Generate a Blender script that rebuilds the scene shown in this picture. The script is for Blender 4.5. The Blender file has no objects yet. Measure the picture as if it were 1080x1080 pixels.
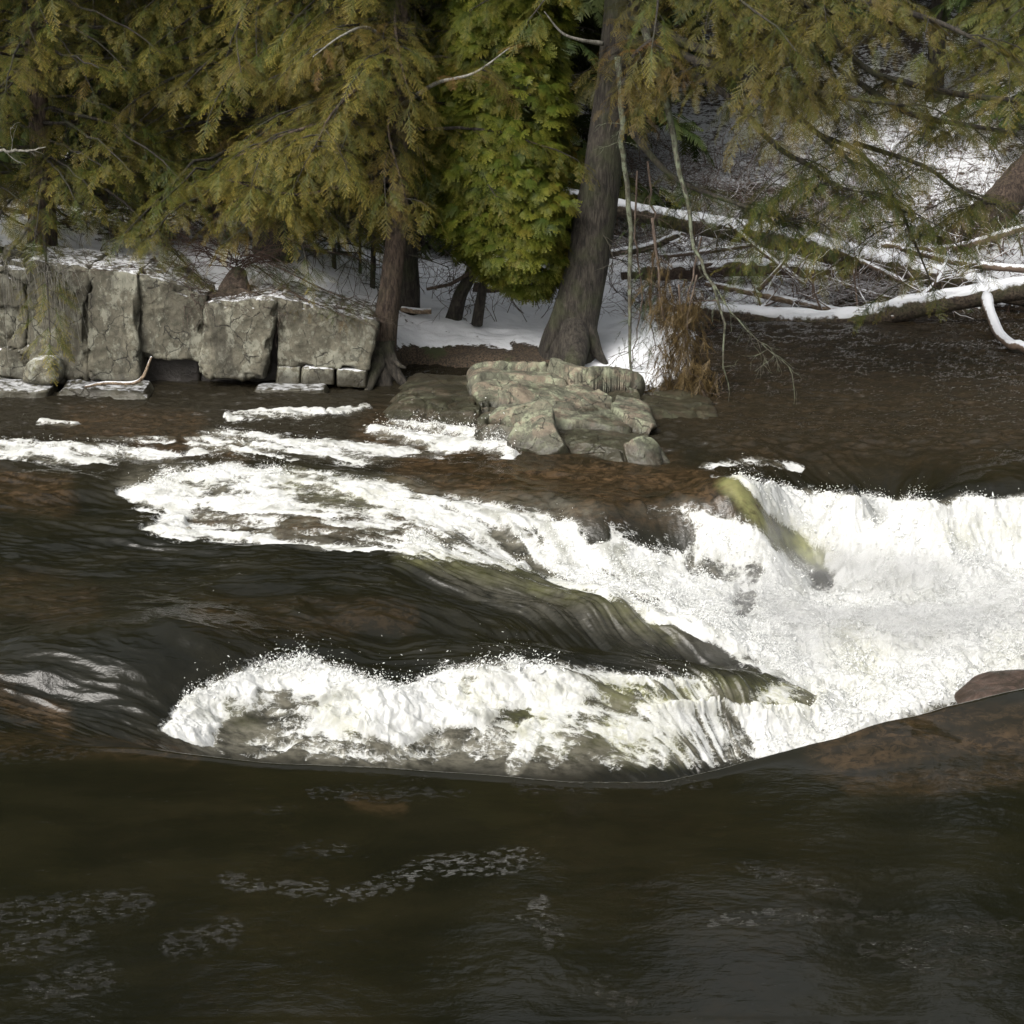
import bpy, math, random
import numpy as np

# ------------------------------------------------------------------ camera, light, exposure
sc = bpy.context.scene
CAM_H = 5.0
FPX = 2000.0                    # focal length in pixels of a 1080 px square frame
PITCH = math.atan(600.0/FPX)    # the horizon lies above the picture
cam_d = bpy.data.cameras.new('camera')
cam = bpy.data.objects.new('camera', cam_d)
sc.collection.objects.link(cam)
cam.location = (0, 0, CAM_H)
cam.rotation_euler = (math.pi/2 - PITCH, 0, 0)
cam_d.sensor_fit = 'HORIZONTAL'
cam_d.sensor_width = 36.0
cam_d.lens = 36.0*FPX/1080.0
cam_d.clip_start = 0.1
cam_d.clip_end = 2000
sc.camera = cam

SUN_EL, SUN_AZ = math.radians(43), math.radians(218)    # azimuth clockwise from +Y
w = bpy.data.worlds.new('World'); sc.world = w; w.use_nodes = True
nt = w.node_tree; nt.nodes.clear()
sky = nt.nodes.new('ShaderNodeTexSky'); sky.sky_type = 'NISHITA'; sky.sun_disc = False
sky.sun_elevation = SUN_EL; sky.sun_rotation = SUN_AZ
sky.dust_density = 10.0; sky.air_density = 2.0; sky.ozone_density = 1.0
hs = nt.nodes.new('ShaderNodeHueSaturation'); hs.inputs['Saturation'].default_value = 0.22
bg = nt.nodes.new('ShaderNodeBackground'); bg.inputs['Strength'].default_value = 0.15
wo = nt.nodes.new('ShaderNodeOutputWorld')
nt.links.new(sky.outputs[0], hs.inputs['Color']); nt.links.new(hs.outputs[0], bg.inputs[0]); nt.links.new(bg.outputs[0], wo.inputs[0])
sun_d = bpy.data.lights.new('sun', 'SUN'); sun_d.energy = 1.5; sun_d.angle = math.radians(28); sun_d.color = (1.0, 0.965, 0.91)
sun = bpy.data.objects.new('sun', sun_d); sc.collection.objects.link(sun)
_sd = (math.sin(SUN_AZ)*math.cos(SUN_EL), math.cos(SUN_AZ)*math.cos(SUN_EL), math.sin(SUN_EL))
from mathutils import Vector
sun.rotation_euler = Vector(_sd).to_track_quat('Z', 'Y').to_euler()
sun.location = (0, 10, 30)
sc.view_settings.view_transform = 'Standard'
sc.view_settings.look = 'None'
sc.view_settings.exposure = 0.45
sc.view_settings.gamma = 1.0
sc.view_settings.use_curve_mapping = False
sc.cycles.max_bounces = 6
sc.cycles.diffuse_bounces = 3
sc.cycles.transparent_max_bounces = 8

# ------------------------------------------------------------------ helpers
cp, sp = math.cos(PITCH), math.sin(PITCH)
def ray(px, py):
    """direction through a point of the 1080 px picture, scaled so that its y component is 1"""
    a = (px-540.0)/FPX; b = (540.0-py)/FPX
    dx = a; dy = cp + b*sp; dz = -sp + b*cp
    return dx/dy, 1.0, dz/dy
def atz(px, py, z):
    dx, dy, dz = ray(px, py)
    t = (z-CAM_H)/dz
    return np.array((dx*t, t, z))
def aty(px, py, Y):
    dx, dy, dz = ray(px, py)
    return np.array((dx*Y, Y, CAM_H+dz*Y))
def project(x, y, z):
    zz = z-CAM_H
    d = y*cp - zz*sp
    u = x/d; v = (y*sp + zz*cp)/d
    return 540+FPX*u, 540-FPX*v

_rng0 = np.random.RandomState(7)
_P = _rng0.permutation(4096)
_G3 = _rng0.normal(size=(4096, 3)); _G3 /= np.linalg.norm(_G3, axis=1)[:, None]
_G3 = _G3.astype(np.float32); _P = _P.astype(np.int32)
from concurrent.futures import ThreadPoolExecutor
def _pn(x, y, z):
    xi = np.floor(x); yi = np.floor(y); zi = np.floor(z)
    xf = x-xi; yf = y-yi; zf = z-zi
    xi = xi.astype(np.int32); yi = yi.astype(np.int32); zi = zi.astype(np.int32)
    u = xf*xf*(3-2*xf); v = yf*yf*(3-2*yf); w_ = zf*zf*(3-2*zf)
    hx = [_P[xi & 4095], _P[(xi+1) & 4095]]
    hxy = [[_P[(h+yi) & 4095], _P[(h+yi+1) & 4095]] for h in hx]
    def g(a, b, c):
        gg = _G3[_P[(hxy[a][b]+zi+c) & 4095]]
        return gg[..., 0]*(xf-a)+gg[..., 1]*(yf-b)+gg[..., 2]*(zf-c)
    def L(a, b, t): return a+t*(b-a)
    def lay(c): return L(L(g(0,0,c), g(1,0,c), u), L(g(0,1,c), g(1,1,c), u), v)
    return 1.6*L(lay(0), lay(1), w_)
def _fb(x, y, z, o, gain, lac, ridge):
    s = 0; a = 1; t = 0; f = 1.0
    for k in range(o):
        n = _pn(x*f+np.float32(17.3*k), y*f-np.float32(9.1*k), z*f+np.float32(3.7*k))
        if ridge: n = 1-2*np.abs(n)
        s = s+a*n; t += a; a *= gain; f *= lac
    return s/t
def fbm(x, y, z=0.0, o=4, gain=0.5, lac=2.03, ridge=False):
    """fractal gradient noise, about -1..1"""
    x = np.asarray(x, np.float32); y = np.asarray(y, np.float32)
    x, y = np.broadcast_arrays(x, y)
    z = np.broadcast_to(np.asarray(z, np.float32), x.shape)
    if x.size < 60000: return _fb(x, y, z, o, gain, lac, ridge).astype(float)
    xs, ys, zs = x.ravel(), y.ravel(), z.ravel()
    ch = [slice(i, i+32768) for i in range(0, xs.size, 32768)]
    with ThreadPoolExecutor(4) as ex:
        r = list(ex.map(lambda c: _fb(xs[c], ys[c], zs[c], o, gain, lac, ridge), ch))
    return np.concatenate(r).reshape(x.shape).astype(float)
def pnoise(x, y, z=0.0): return fbm(x, y, z, 1)
def sstep(a, b, x):
    t = np.clip((x-a)/(b-a), 0, 1)
    return t*t*(3-2*t)

def rbf_fit(P, V, smooth=1e-4):
    P = np.asarray(P, float); V = np.asarray(V, float)
    d = np.linalg.norm(P[:, None]-P[None], axis=2)
    K = np.where(d > 0, d*d*np.log(d+1e-9), 0) + np.eye(len(P))*smooth
    A = np.zeros((len(P)+3,)*2); A[:-3, :-3] = K; A[:-3, -3] = 1; A[:-3, -2:] = P; A[-3, :-3] = 1; A[-2:, :-3] = P.T
    w_ = np.linalg.lstsq(A, np.concatenate([V, [0, 0, 0]]), rcond=None)[0]
    return P, w_
def rbf_eval(F, x, y):
    P, w_ = F
    r = np.full(x.shape, w_[-3]) + w_[-2]*x + w_[-1]*y
    for (a, b), c in zip(P, w_[:-3]):
        d2 = (x-a)**2+(y-b)**2
        r += c*0.5*d2*np.log(d2+1e-12)
    return r
def upsample(F, n, m, xs, ys, step=5):
    """evaluate a smooth F on every step-th row and column of a grid of points, fill the rest bilinearly"""
    ri = np.unique(np.append(np.arange(0, n, step), n-1)); ci = np.unique(np.append(np.arange(0, m, step), m-1))
    c = F(xs[np.ix_(ri, ci)], ys[np.ix_(ri, ci)])
    tmp = np.empty((len(ri), m))
    allc = np.arange(m); allr = np.arange(n)
    for i in range(len(ri)): tmp[i] = np.interp(allc, ci, c[i])
    j = np.clip(np.searchsorted(ri, allr, side='right')-1, 0, len(ri)-2)
    t = (allr-ri[j])/(ri[j+1]-ri[j])
    return tmp[j]*(1-t)[:, None]+tmp[j+1]*t[:, None]

def poly_sd(px, py, poly):
    """signed distance to a polygon, positive inside"""
    P = np.asarray(poly, float); n = len(P)
    d = np.full(px.shape, 1e18); ins = np.zeros(px.shape, bool)
    for i in range(n):
        ax, ay = P[i]; bx, by = P[(i+1) % n]
        ex, ey = bx-ax, by-ay
        t = np.clip(((px-ax)*ex+(py-ay)*ey)/(ex*ex+ey*ey+1e-12), 0, 1)
        d = np.minimum(d, (px-ax-t*ex)**2+(py-ay-t*ey)**2)
        c = ((ay > py) != (by > py)) & (px < (bx-ax)*(py-ay)/((by-ay) if by != ay else 1e-12)+ax)
        ins ^= c
    d = np.sqrt(d)
    return np.where(ins, d, -d)
def line_d(px, py, pts):
    d = np.full(px.shape, 1e18)
    P = np.asarray(pts, float)
    for i in range(len(P)-1):
        ax, ay = P[i]; bx, by = P[i+1]
        ex, ey = bx-ax, by-ay
        t = np.clip(((px-ax)*ex+(py-ay)*ey)/(ex*ex+ey*ey+1e-12), 0, 1)
        d = np.minimum(d, (px-ax-t*ex)**2+(py-ay-t*ey)**2)
    return np.sqrt(d)

def tag(o, label=None, cat=None, group=None, kind=None):
    if label: o['label'] = label
    if cat: o['category'] = cat
    if group: o['group'] = group
    if kind: o['kind'] = kind
    return o
def empty(name, loc=(0, 0, 0)):
    o = bpy.data.objects.new(name, None); sc.collection.objects.link(o)
    o.location = tuple(loc); o.empty_display_size = 0.2
    return o
def mesh_obj(name, V, F, mat, parent=None, origin=None, attrs=None, smooth=True):
    """V n x 3 world points; F a list/array of tris or quads (k x 3 / k x 4) or a list of several such arrays"""
    V = np.asarray(V, dtype=np.float32)
    if parent is not None and origin is None:
        origin = parent.get('_o', None); origin = list(parent.location)
    if origin is not None: V = V-np.asarray(origin, dtype=np.float32)
    Fs = F if isinstance(F, list) else [F]
    Fs = [np.asarray(f, dtype=np.int32) for f in Fs if len(f)]
    me = bpy.data.meshes.new(name)
    me.vertices.add(len(V)); me.vertices.foreach_set('co', V.ravel())
    tot = sum(f.size for f in Fs); npoly = sum(len(f) for f in Fs)
    me.loops.add(tot); me.loops.foreach_set('vertex_index', np.concatenate([f.ravel() for f in Fs]))
    ls = []; s = 0
    for f in Fs:
        ls.append(s+np.arange(len(f))*f.shape[1]); s += f.size
    me.polygons.add(npoly); me.polygons.foreach_set('loop_start', np.concatenate(ls).astype(np.int32))
    if smooth: me.polygons.foreach_set('use_smooth', np.ones(npoly, bool))
    if attrs:
        for k, a in attrs.items():
            at = me.attributes.new(k, 'FLOAT', 'POINT'); at.data.foreach_set('value', np.asarray(a, dtype=np.float32).ravel())
    me.update(calc_edges=True)
    me.materials.append(mat)
    o = bpy.data.objects.new(name, me); sc.collection.objects.link(o)
    if parent is not None: o.parent = parent
    elif origin is not None: o.location = tuple(origin)
    return o
def grid_faces(n, m):
    i = np.arange(n-1)[:, None]*m+np.arange(m-1)[None]
    return np.stack([i, i+1, i+m+1, i+m], -1).reshape(-1, 4)

class MB:
    """collects tubes and other pieces into one mesh"""
    def __init__(s): s.V = []; s.F3 = []; s.F4 = []; s.A = {}; s.n = 0
    def add(s, V, F, **attrs):
        V = np.asarray(V, float); F = np.asarray(F, int)
        (s.F3 if F.shape[1] == 3 else s.F4).append(F+s.n)
        s.V.append(V); s.n += len(V)
        for k, a in attrs.items(): s.A.setdefault(k, []).append(np.broadcast_to(np.asarray(a, float), (len(V),)))
    def tube(s, pts, rad, sides=8, cap=True, rough=0.0, seed=0, fr=6.0, **attrs):
        P = np.asarray(pts, float); n = len(P)
        R = np.broadcast_to(np.asarray(rad, float), (n,))
        T = np.gradient(P, axis=0); T /= np.linalg.norm(T, axis=1)[:, None]+1e-12
        ref = np.array([0., 0, 1.]) if abs(T[:, 2]).mean() < 0.75 else np.array([0., -1., 0])
        A = np.cross(T, ref); A /= np.linalg.norm(A, axis=1)[:, None]+1e-12
        B = np.cross(A, T)
        th = np.arange(sides)/sides*2*np.pi
        D = A[:, None]*np.cos(th)[None, :, None]+B[:, None]*np.sin(th)[None, :, None]
        RR = R[:, None]*np.ones((n, sides))
        if rough:
            q = P[:, None]+D*RR[..., None]
            RR = RR*(1+rough*fbm(q[..., 0]*fr+seed, q[..., 1]*fr, q[..., 2]*fr*0.35, o=4))
        V = (P[:, None]+D*RR[..., None]).reshape(-1, 3)
        i = np.arange(n-1)[:, None]*sides+np.arange(sides)[None]
        j = np.arange(n-1)[:, None]*sides+(np.arange(sides)[None]+1) % sides
        F = np.stack([i, j, j+sides, i+sides], -1).reshape(-1, 4)
        nb = s.n
        s.add(V, F, **attrs)
        if cap:
            s.F3.append(np.array([[nb+0, nb+k+1, nb+k] for k in range(1, sides-1)]))
            e = nb+(n-1)*sides
            s.F3.append(np.array([[e, e+k, e+k+1] for k in range(1, sides-1)]))
    def build(s, name, mat, parent=None, origin=None, smooth=True):
        F = []
        if s.F4: F.append(np.concatenate(s.F4))
        if s.F3: F.append(np.concatenate(s.F3))
        return mesh_obj(name, np.concatenate(s.V), F, mat, parent, origin, {k: np.concatenate(v) for k, v in s.A.items()}, smooth)
def curve_pts(ctrl, n=20):
    """Catmull-Rom through control rows (any number of columns)"""
    C = np.asarray(ctrl, float)
    if len(C) == 2: return C[0]+(C[1]-C[0])*np.linspace(0, 1, n)[:, None]
    C = np.vstack([2*C[0]-C[1], C, 2*C[-1]-C[-2]])
    m = len(C)-3; out = []
    for t in np.linspace(0, m-1e-6, n):
        i = int(t); f = t-i
        a, b, c, d = C[i:i+4]
        out.append(0.5*((2*b)+(c-a)*f+(2*a-5*b+4*c-d)*f*f+(3*b-a-3*c+d)*f**3))
    return np.array(out)

# ------------------------------------------------------------------ materials
class NT:
    def __init__(s, name):
        s.m = bpy.data.materials.new(name); s.m.use_nodes = True; s.t = s.m.node_tree; s.t.nodes.clear()
    def n(s, typ, props=None, **ins):
        nd = s.t.nodes.new(typ)
        for k, v in (props or {}).items(): setattr(nd, k, v)
        for k, v in ins.items():
            key = int(k[1:]) if k[0] == 'i' and k[1:].isdigit() else k.replace('_', ' ')
            s.put(nd.inputs[key], v)
        return nd
    def put(s, sock, v):
        if isinstance(v, bpy.types.NodeSocket): s.t.links.new(v, sock)
        elif isinstance(v, bpy.types.Node): s.t.links.new(v.outputs[0], sock)
        else: sock.default_value = v
    def noise(s, vec, scale, detail=4, rough=0.55, dist=0.0):
        return s.n('ShaderNodeTexNoise', Vector=vec, Scale=scale, Detail=detail, Roughness=rough, Distortion=dist).outputs['Fac']
    def math(s, op, a, b=0.0, clamp=False):
        nd = s.t.nodes.new('ShaderNodeMath'); nd.operation = op; nd.use_clamp = clamp
        s.put(nd.inputs[0], a); s.put(nd.inputs[1], b); return nd.outputs[0]
    def ramp(s, fac, stops, interp='LINEAR'):
        nd = s.t.nodes.new('ShaderNodeValToRGB'); s.put(nd.inputs[0], fac)
        cr = nd.color_ramp; cr.interpolation = interp
        while len(cr.elements) < len(stops): cr.elements.new(0.5)
        for e, (p, c) in zip(cr.elements, stops):
            e.position = p; e.color = (c, c, c, 1) if isinstance(c, (int, float)) else (*c, 1)
        return nd.outputs[0]
    def sst(s, v, a, b):
        nd = s.t.nodes.new('ShaderNodeMapRange'); nd.interpolation_type = 'SMOOTHSTEP'
        s.put(nd.inputs[0], v); nd.inputs[1].default_value = a; nd.inputs[2].default_value = b
        return nd.outputs[0]
    def mix(s, f, a, b, blend='MIX'):
        nd = s.t.nodes.new('ShaderNodeMix'); nd.data_type = 'RGBA'; nd.blend_type = blend
        s.put(nd.inputs[0], f)
        for k, v in ((6, a), (7, b)):
            if isinstance(v, tuple) and len(v) == 3: v = (*v, 1)
            s.put(nd.inputs[k], v)
        return nd.outputs[2]
    def attr(s, name): return s.n('ShaderNodeAttribute', {'attribute_name': name}).outputs['Fac']
    def pos(s): return s.n('ShaderNodeNewGeometry').outputs['Position']
    def obj(s): return s.n('ShaderNodeTexCoord').outputs['Object']
    def upz(s):
        g = s.n('ShaderNodeNewGeometry').outputs['Normal']
        return s.n('ShaderNodeSeparateXYZ', Vector=g).outputs['Z']
    def scale(s, vec, xyz):
        nd = s.t.nodes.new('ShaderNodeMapping'); s.put(nd.inputs[0], vec); nd.inputs['Scale'].default_value = xyz
        return nd.outputs[0]
    def bump(s, h, strength, dist, normal=None):
        nd = s.n('ShaderNodeBump', Height=h, Strength=strength, Distance=dist)
        if normal is not None: s.put(nd.inputs['Normal'], normal)
        return nd.outputs[0]
    def out(s, sh, disp=None):
        o = s.t.nodes.new('ShaderNodeOutputMaterial'); s.put(o.inputs[0], sh)
        return s.m
def principled(t, col, rough=0.8, normal=None, **kw):
    if isinstance(col, tuple): col = (*col[:3], 1)
    nd = t.n('ShaderNodeBsdfPrincipled', Base_Color=col, Roughness=rough, **kw)
    if normal is not None: t.put(nd.inputs['Normal'], normal)
    return nd.outputs[0]

SNOW = (0.74, 0.76, 0.80)
def snowed(t, base, lo=0.35, hi=0.7, scale=9.0, amt=1.0):
    """settled snow on the upward faces of a surface"""
    p = t.pos()
    n = t.math('MULTIPLY', t.math('SUBTRACT', t.noise(p, scale, 5, 0.65), 0.5), 1.3)
    f = t.math('MULTIPLY', t.sst(t.math('ADD', t.upz(), n), lo, hi), amt)
    return t.mix(f, base, SNOW), f

def m_bark(name, dark, light, moss=0.0, snow=0.0, vs=0.25, lichen=0.0):
    t = NT(name); p = t.pos(); q = t.scale(p, (1, 1, vs))
    n1 = t.noise(q, 26, 6, 0.7, 0.4); n2 = t.noise(p, 3.0, 4)
    c = t.mix(t.sst(n1, 0.35, 0.68), dark, light)
    if moss: c = t.mix(t.math('MULTIPLY', t.sst(n2, 0.45, 0.65), moss), c, (0.045, 0.055, 0.018))
    if lichen: c = t.mix(t.math('MULTIPLY', t.sst(t.noise(p, 13, 5, .7), 0.44, 0.56), lichen), c, (0.20, 0.235, 0.16))
    if snow: c, _ = snowed(t, c, 0.45, 0.75, 11, snow)
    return t.out(principled(t, c, 0.9, t.bump(n1, 1.0, 0.05)))

M = {}
M['bark'] = m_bark('hemlock_bark', (0.010, 0.008, 0.006), (0.062, 0.053, 0.041), moss=0.4)
M['bark_red'] = m_bark('red_brown_bark', (0.025, 0.016, 0.012), (0.13, 0.095, 0.07), moss=0.15)
M['bark_lichen'] = m_bark('lichen_bark', (0.03, 0.026, 0.02), (0.12, 0.11, 0.08), moss=0.4, lichen=0.55)
M['bark_snow'] = m_bark('snowy_bark', (0.025, 0.018, 0.012), (0.13, 0.10, 0.07), moss=0.5, snow=1.0, vs=1.0)
M['wood_bare'] = m_bark('bare_wood', (0.12, 0.085, 0.055), (0.34, 0.26, 0.18), snow=1.0, vs=1.0)
M['twig'] = m_bark('dead_twig', (0.05, 0.035, 0.027), (0.14, 0.105, 0.08))
M['twig_pale'] = m_bark('pale_twig', (0.12, 0.115, 0.095), (0.34, 0.33, 0.29))
M['twig_red'] = m_bark('red_twig', (0.045, 0.024, 0.018), (0.12, 0.072, 0.052))
M['twig_snow'] = m_bark('snowy_twig', (0.10, 0.065, 0.045), (0.22, 0.16, 0.12), snow=1.0, vs=1.0)

def m_leaf(name, deep, mid, tip, rust=(0.15, 0.085, 0.032)):
    t = NT(name)
    tint = t.attr('tint'); tp = t.attr('tip')
    c = t.mix(t.math('MULTIPLY', tint, 1.0, True), deep, mid)
    c = t.mix(t.math('MULTIPLY', tp, 1.0, True), c, tip)
    c = t.mix(t.attr('rust'), c, rust)
    d = t.n('ShaderNodeBsdfDiffuse', Color=c); tr = t.n('ShaderNodeBsdfTranslucent', Color=c)
    s = t.n('ShaderNodeMixShader', i0=0.3, i1=d.outputs[0], i2=tr.outputs[0])
    g = t.n('ShaderNodeBsdfGlossy', Roughness=0.5, Color=(0.5, 0.5, 0.5, 1))
    s = t.n('ShaderNodeMixShader', i0=0.03, i1=s.outputs[0], i2=g.outputs[0])
    return t.out(s.outputs[0])
M['hemlock'] = m_leaf('hemlock_needles', (0.020, 0.042, 0.010), (0.062, 0.088, 0.018), (0.27, 0.215, 0.042))
M['hemlock_dark'] = m_leaf('dark_needles', (0.018, 0.036, 0.013), (0.045, 0.070, 0.020), (0.13, 0.14, 0.04))
M['cedar'] = m_leaf('cedar_scales', (0.018, 0.040, 0.007), (0.080, 0.120, 0.014), (0.25, 0.25, 0.035), rust=(0.25, 0.14, 0.03))
M['dead_leaf'] = m_leaf('dead_needles', (0.045, 0.032, 0.014), (0.11, 0.075, 0.03), (0.21, 0.15, 0.065))

def m_snow_ground():
    t = NT('snowy_forest_floor'); p = t.pos()
    n = t.noise(p, 2.2, 6, 0.62); n2 = t.noise(p, 11, 6, 0.7); n3 = t.noise(p, 45, 3, 0.6)
    lit = t.mix(t.sst(n3, 0.35, 0.65), (0.012, 0.010, 0.007), (0.075, 0.052, 0.032))
    lit = t.mix(t.sst(n, 0.5, 0.6), lit, (0.04, 0.045, 0.018))
    bare = t.attr('bare')
    f = t.math('SUBTRACT', t.math('ADD', t.math('MULTIPLY', n, 0.5), t.math('MULTIPLY', n2, 0.9)), bare)
    f = t.math('ADD', f, t.math('MULTIPLY', t.math('SUBTRACT', t.upz(), 0.9), 0.6))
    sf = t.sst(f, 0.46, 0.55)
    c = t.mix(sf, lit, SNOW)
    h = t.math('ADD', t.math('MULTIPLY', sf, 0.6), t.math('MULTIPLY', n2, 0.6))
    return t.out(principled(t, c, t.mix(sf, (0.95,)*3, (0.7,)*3), t.bump(h, 0.6, 0.03)))
M['ground'] = m_snow_ground()

def m_rock(name, a, b, c3, lich=(0.36, 0.37, 0.31), lich_amt=0.6, wet=True, pink=0.0, crack=True, snow=0.0):
    t = NT(name); p = t.pos()
    stn = t.sst(t.noise(t.scale(p, (1, 1, .28)), 4.5, 6, 0.7, 0.8), 0.5, 0.62)
    n1 = t.noise(p, 2.6, 6, 0.65, 0.3); n2 = t.noise(p, 14, 6, 0.72); n3 = t.noise(p, 60, 3, 0.6)
    c = t.mix(t.sst(n1, 0.35, 0.65), a, b)
    c = t.mix(t.math('MULTIPLY', t.sst(n2, 0.42, 0.66), 0.7), c, c3)
    l = t.math('MULTIPLY', t.sst(t.math('ADD', t.math('MULTIPLY', t.noise(t.scale(p, (1, 1, 0.7)), 5, 6, 0.75), 0.7), t.math('MULTIPLY', n2, 0.3)), 0.505, 0.56), lich_amt)
    c = t.mix(l, c, lich)
    if pink: c = t.mix(t.math('MULTIPLY', t.sst(t.noise(p, 3.3, 4, 0.6, 1.0), 0.5, 0.58), pink), c, (0.25, 0.165, 0.125))
    c = t.mix(t.math('MULTIPLY', stn, 0.55), c, (0.022, 0.02, 0.014))
    c = t.mix(t.math('MULTIPLY', t.sst(t.noise(p, 9, 5, .7, 1.5), 0.58, 0.66), 0.65), c, (0.02, 0.02, 0.014))
    h = t.math('ADD', t.math('MULTIPLY', n2, 0.7), t.math('MULTIPLY', n3, 0.25))
    if crack:
        v = t.n('ShaderNodeTexVoronoi', {'feature': 'DISTANCE_TO_EDGE'}, Vector=t.scale(t.n('ShaderNodeVectorMath', {'operation': 'ADD'}, i0=p, i1=t.n('ShaderNodeVectorMath', {'operation': 'SCALE'}, i0=t.n('ShaderNodeTexNoise', Vector=p, Scale=6.0, Detail=4.0).outputs['Color'], Scale=0.16).outputs[0]).outputs[0], (1.5, 1.0, 1.0)), Scale=2.3).outputs['Distance']
        cr = t.sst(t.math('ADD', v, t.math('MULTIPLY', t.sst(t.noise(p, 1.7, 4, 0.7), 0.50, 0.56), 0.2)), 0.002, 0.018)
        c = t.mix(cr, t.mix(0.75, c, (0.012, 0.011, 0.009)), c)
        h = t.math('ADD', h, t.math('MULTIPLY', cr, 0.5))
    z = t.n('ShaderNodeSeparateXYZ', Vector=p).outputs['Z']
    wt = t.sst(t.math('ADD', z, t.math('MULTIPLY', t.math('SUBTRACT', n1, 0.5), 0.35)), 0.26, 0.08)
    if wet:
        c = t.mix(t.math('MULTIPLY', wt, 0.80), c, (0.018, 0.015, 0.008))
        rg = t.mix(wt, (0.85,)*3, (0.35,)*3)
    else: rg = 0.85 if 'wet' not in name else 0.28
    if snow:
        c, f = snowed(t, c, 0.86, 1.1, 12, snow)
    return t.out(principled(t, c, rg, t.bump(h, 0.75, 0.03)))
M['cliff'] = m_rock('cliff_rock', (0.070, 0.064, 0.046), (0.135, 0.125, 0.092), (0.040, 0.040, 0.026), lich=(0.25, 0.25, 0.20), snow=0.9, crack=True, lich_amt=0.55)
M['outcrop'] = m_rock('outcrop_rock', (0.085, 0.09, 0.062), (0.15, 0.14, 0.10), (0.04, 0.043, 0.028), lich=(0.25, 0.27, 0.18), lich_amt=0.7, pink=0.3, wet=True, crack=True)
M['ledge'] = m_rock('ledge_rock', (0.11, 0.10, 0.07), (0.19, 0.18, 0.13), (0.04, 0.035, 0.025), snow=0.6, lich_amt=0.6, wet=True)
M['wet_rock'] = m_rock('wet_pink_rock', (0.035, 0.024, 0.017), (0.095, 0.065, 0.052), (0.022, 0.016, 0.011), lich_amt=0.0, wet=False, crack=False)
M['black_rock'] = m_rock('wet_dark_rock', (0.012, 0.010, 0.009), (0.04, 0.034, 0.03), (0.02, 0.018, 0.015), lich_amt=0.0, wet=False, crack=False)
def m_simple_snow():
    t = NT('snow_cover'); p = t.pos(); n = t.noise(p, 14, 5, 0.6)
    return t.out(principled(t, SNOW, 0.65, t.bump(n, 0.35, 0.03)))
M['snow'] = m_simple_snow()
def m_snow_stick():
    t = NT('snow_plastered_wood'); p = t.pos(); n1 = t.noise(p, 20, 5, .7)
    c = t.mix(n1, (0.05, 0.035, 0.025), (0.22, 0.16, 0.12)); c, _ = snowed(t, c, 0.32, 0.55, 13, 1.0)
    return t.out(principled(t, c, 0.85, t.bump(n1, 0.6, 0.02)))
M['snow_stick'] = m_snow_stick()
# ------------------------------------------------------------------ river
ZN = -0.30      # level of the near water
LIP = [(-500, 778, ZN), (-200, 781, ZN), (0, 785, ZN), (150, 792, ZN), (300, 807, ZN), (450, 817, ZN), (600, 823, ZN), (700, 821, ZN), (760, 812, ZN),
       (820, 800, ZN), (885, 789, -.28), (930, 772, -.22), (1000, 748, -.16), (1080, 730, -.10), (1300, 700, -.05), (1700, 690, 0)]
LW = np.array([atz(*p) for p in LIP])
_o = np.argsort(LW[:, 0]); LW = LW[_o]
# z of the lip comes from the hump control points below
NEAR = [(-300, 1080, ZN), (0, 1080, ZN), (540, 1080, ZN), (1080, 1080, ZN), (1500, 1080, ZN), (0, 900, ZN), (400, 900, ZN), (800, 880, ZN-.01), (1080, 900, ZN),
        (1500, 900, ZN), (-300, 800, ZN), (0, 790, ZN), (300, 806, ZN-.02), (600, 822, ZN-.04), (800, 803, ZN), (900, 812, -.29), (1080, 820, -.28),
        (885, 790, -.27), (950, 790, -.24), (1080, 780, -.22), (930, 772, -.21), (1000, 750, -.16), (1080, 730, -.09), (1080, 745, -.12), (1300, 700, -.05), (1300, 800, -.2),
        (300, 850, ZN+.015), (600, 862, ZN+.01), (700, 830, ZN-.05), (0, 760, ZN), (450, 790, ZN)]
NP = np.array([atz(*p) for p in NEAR]); F_near = rbf_fit(NP[:, :2], NP[:, 2], 1e-3)
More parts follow.
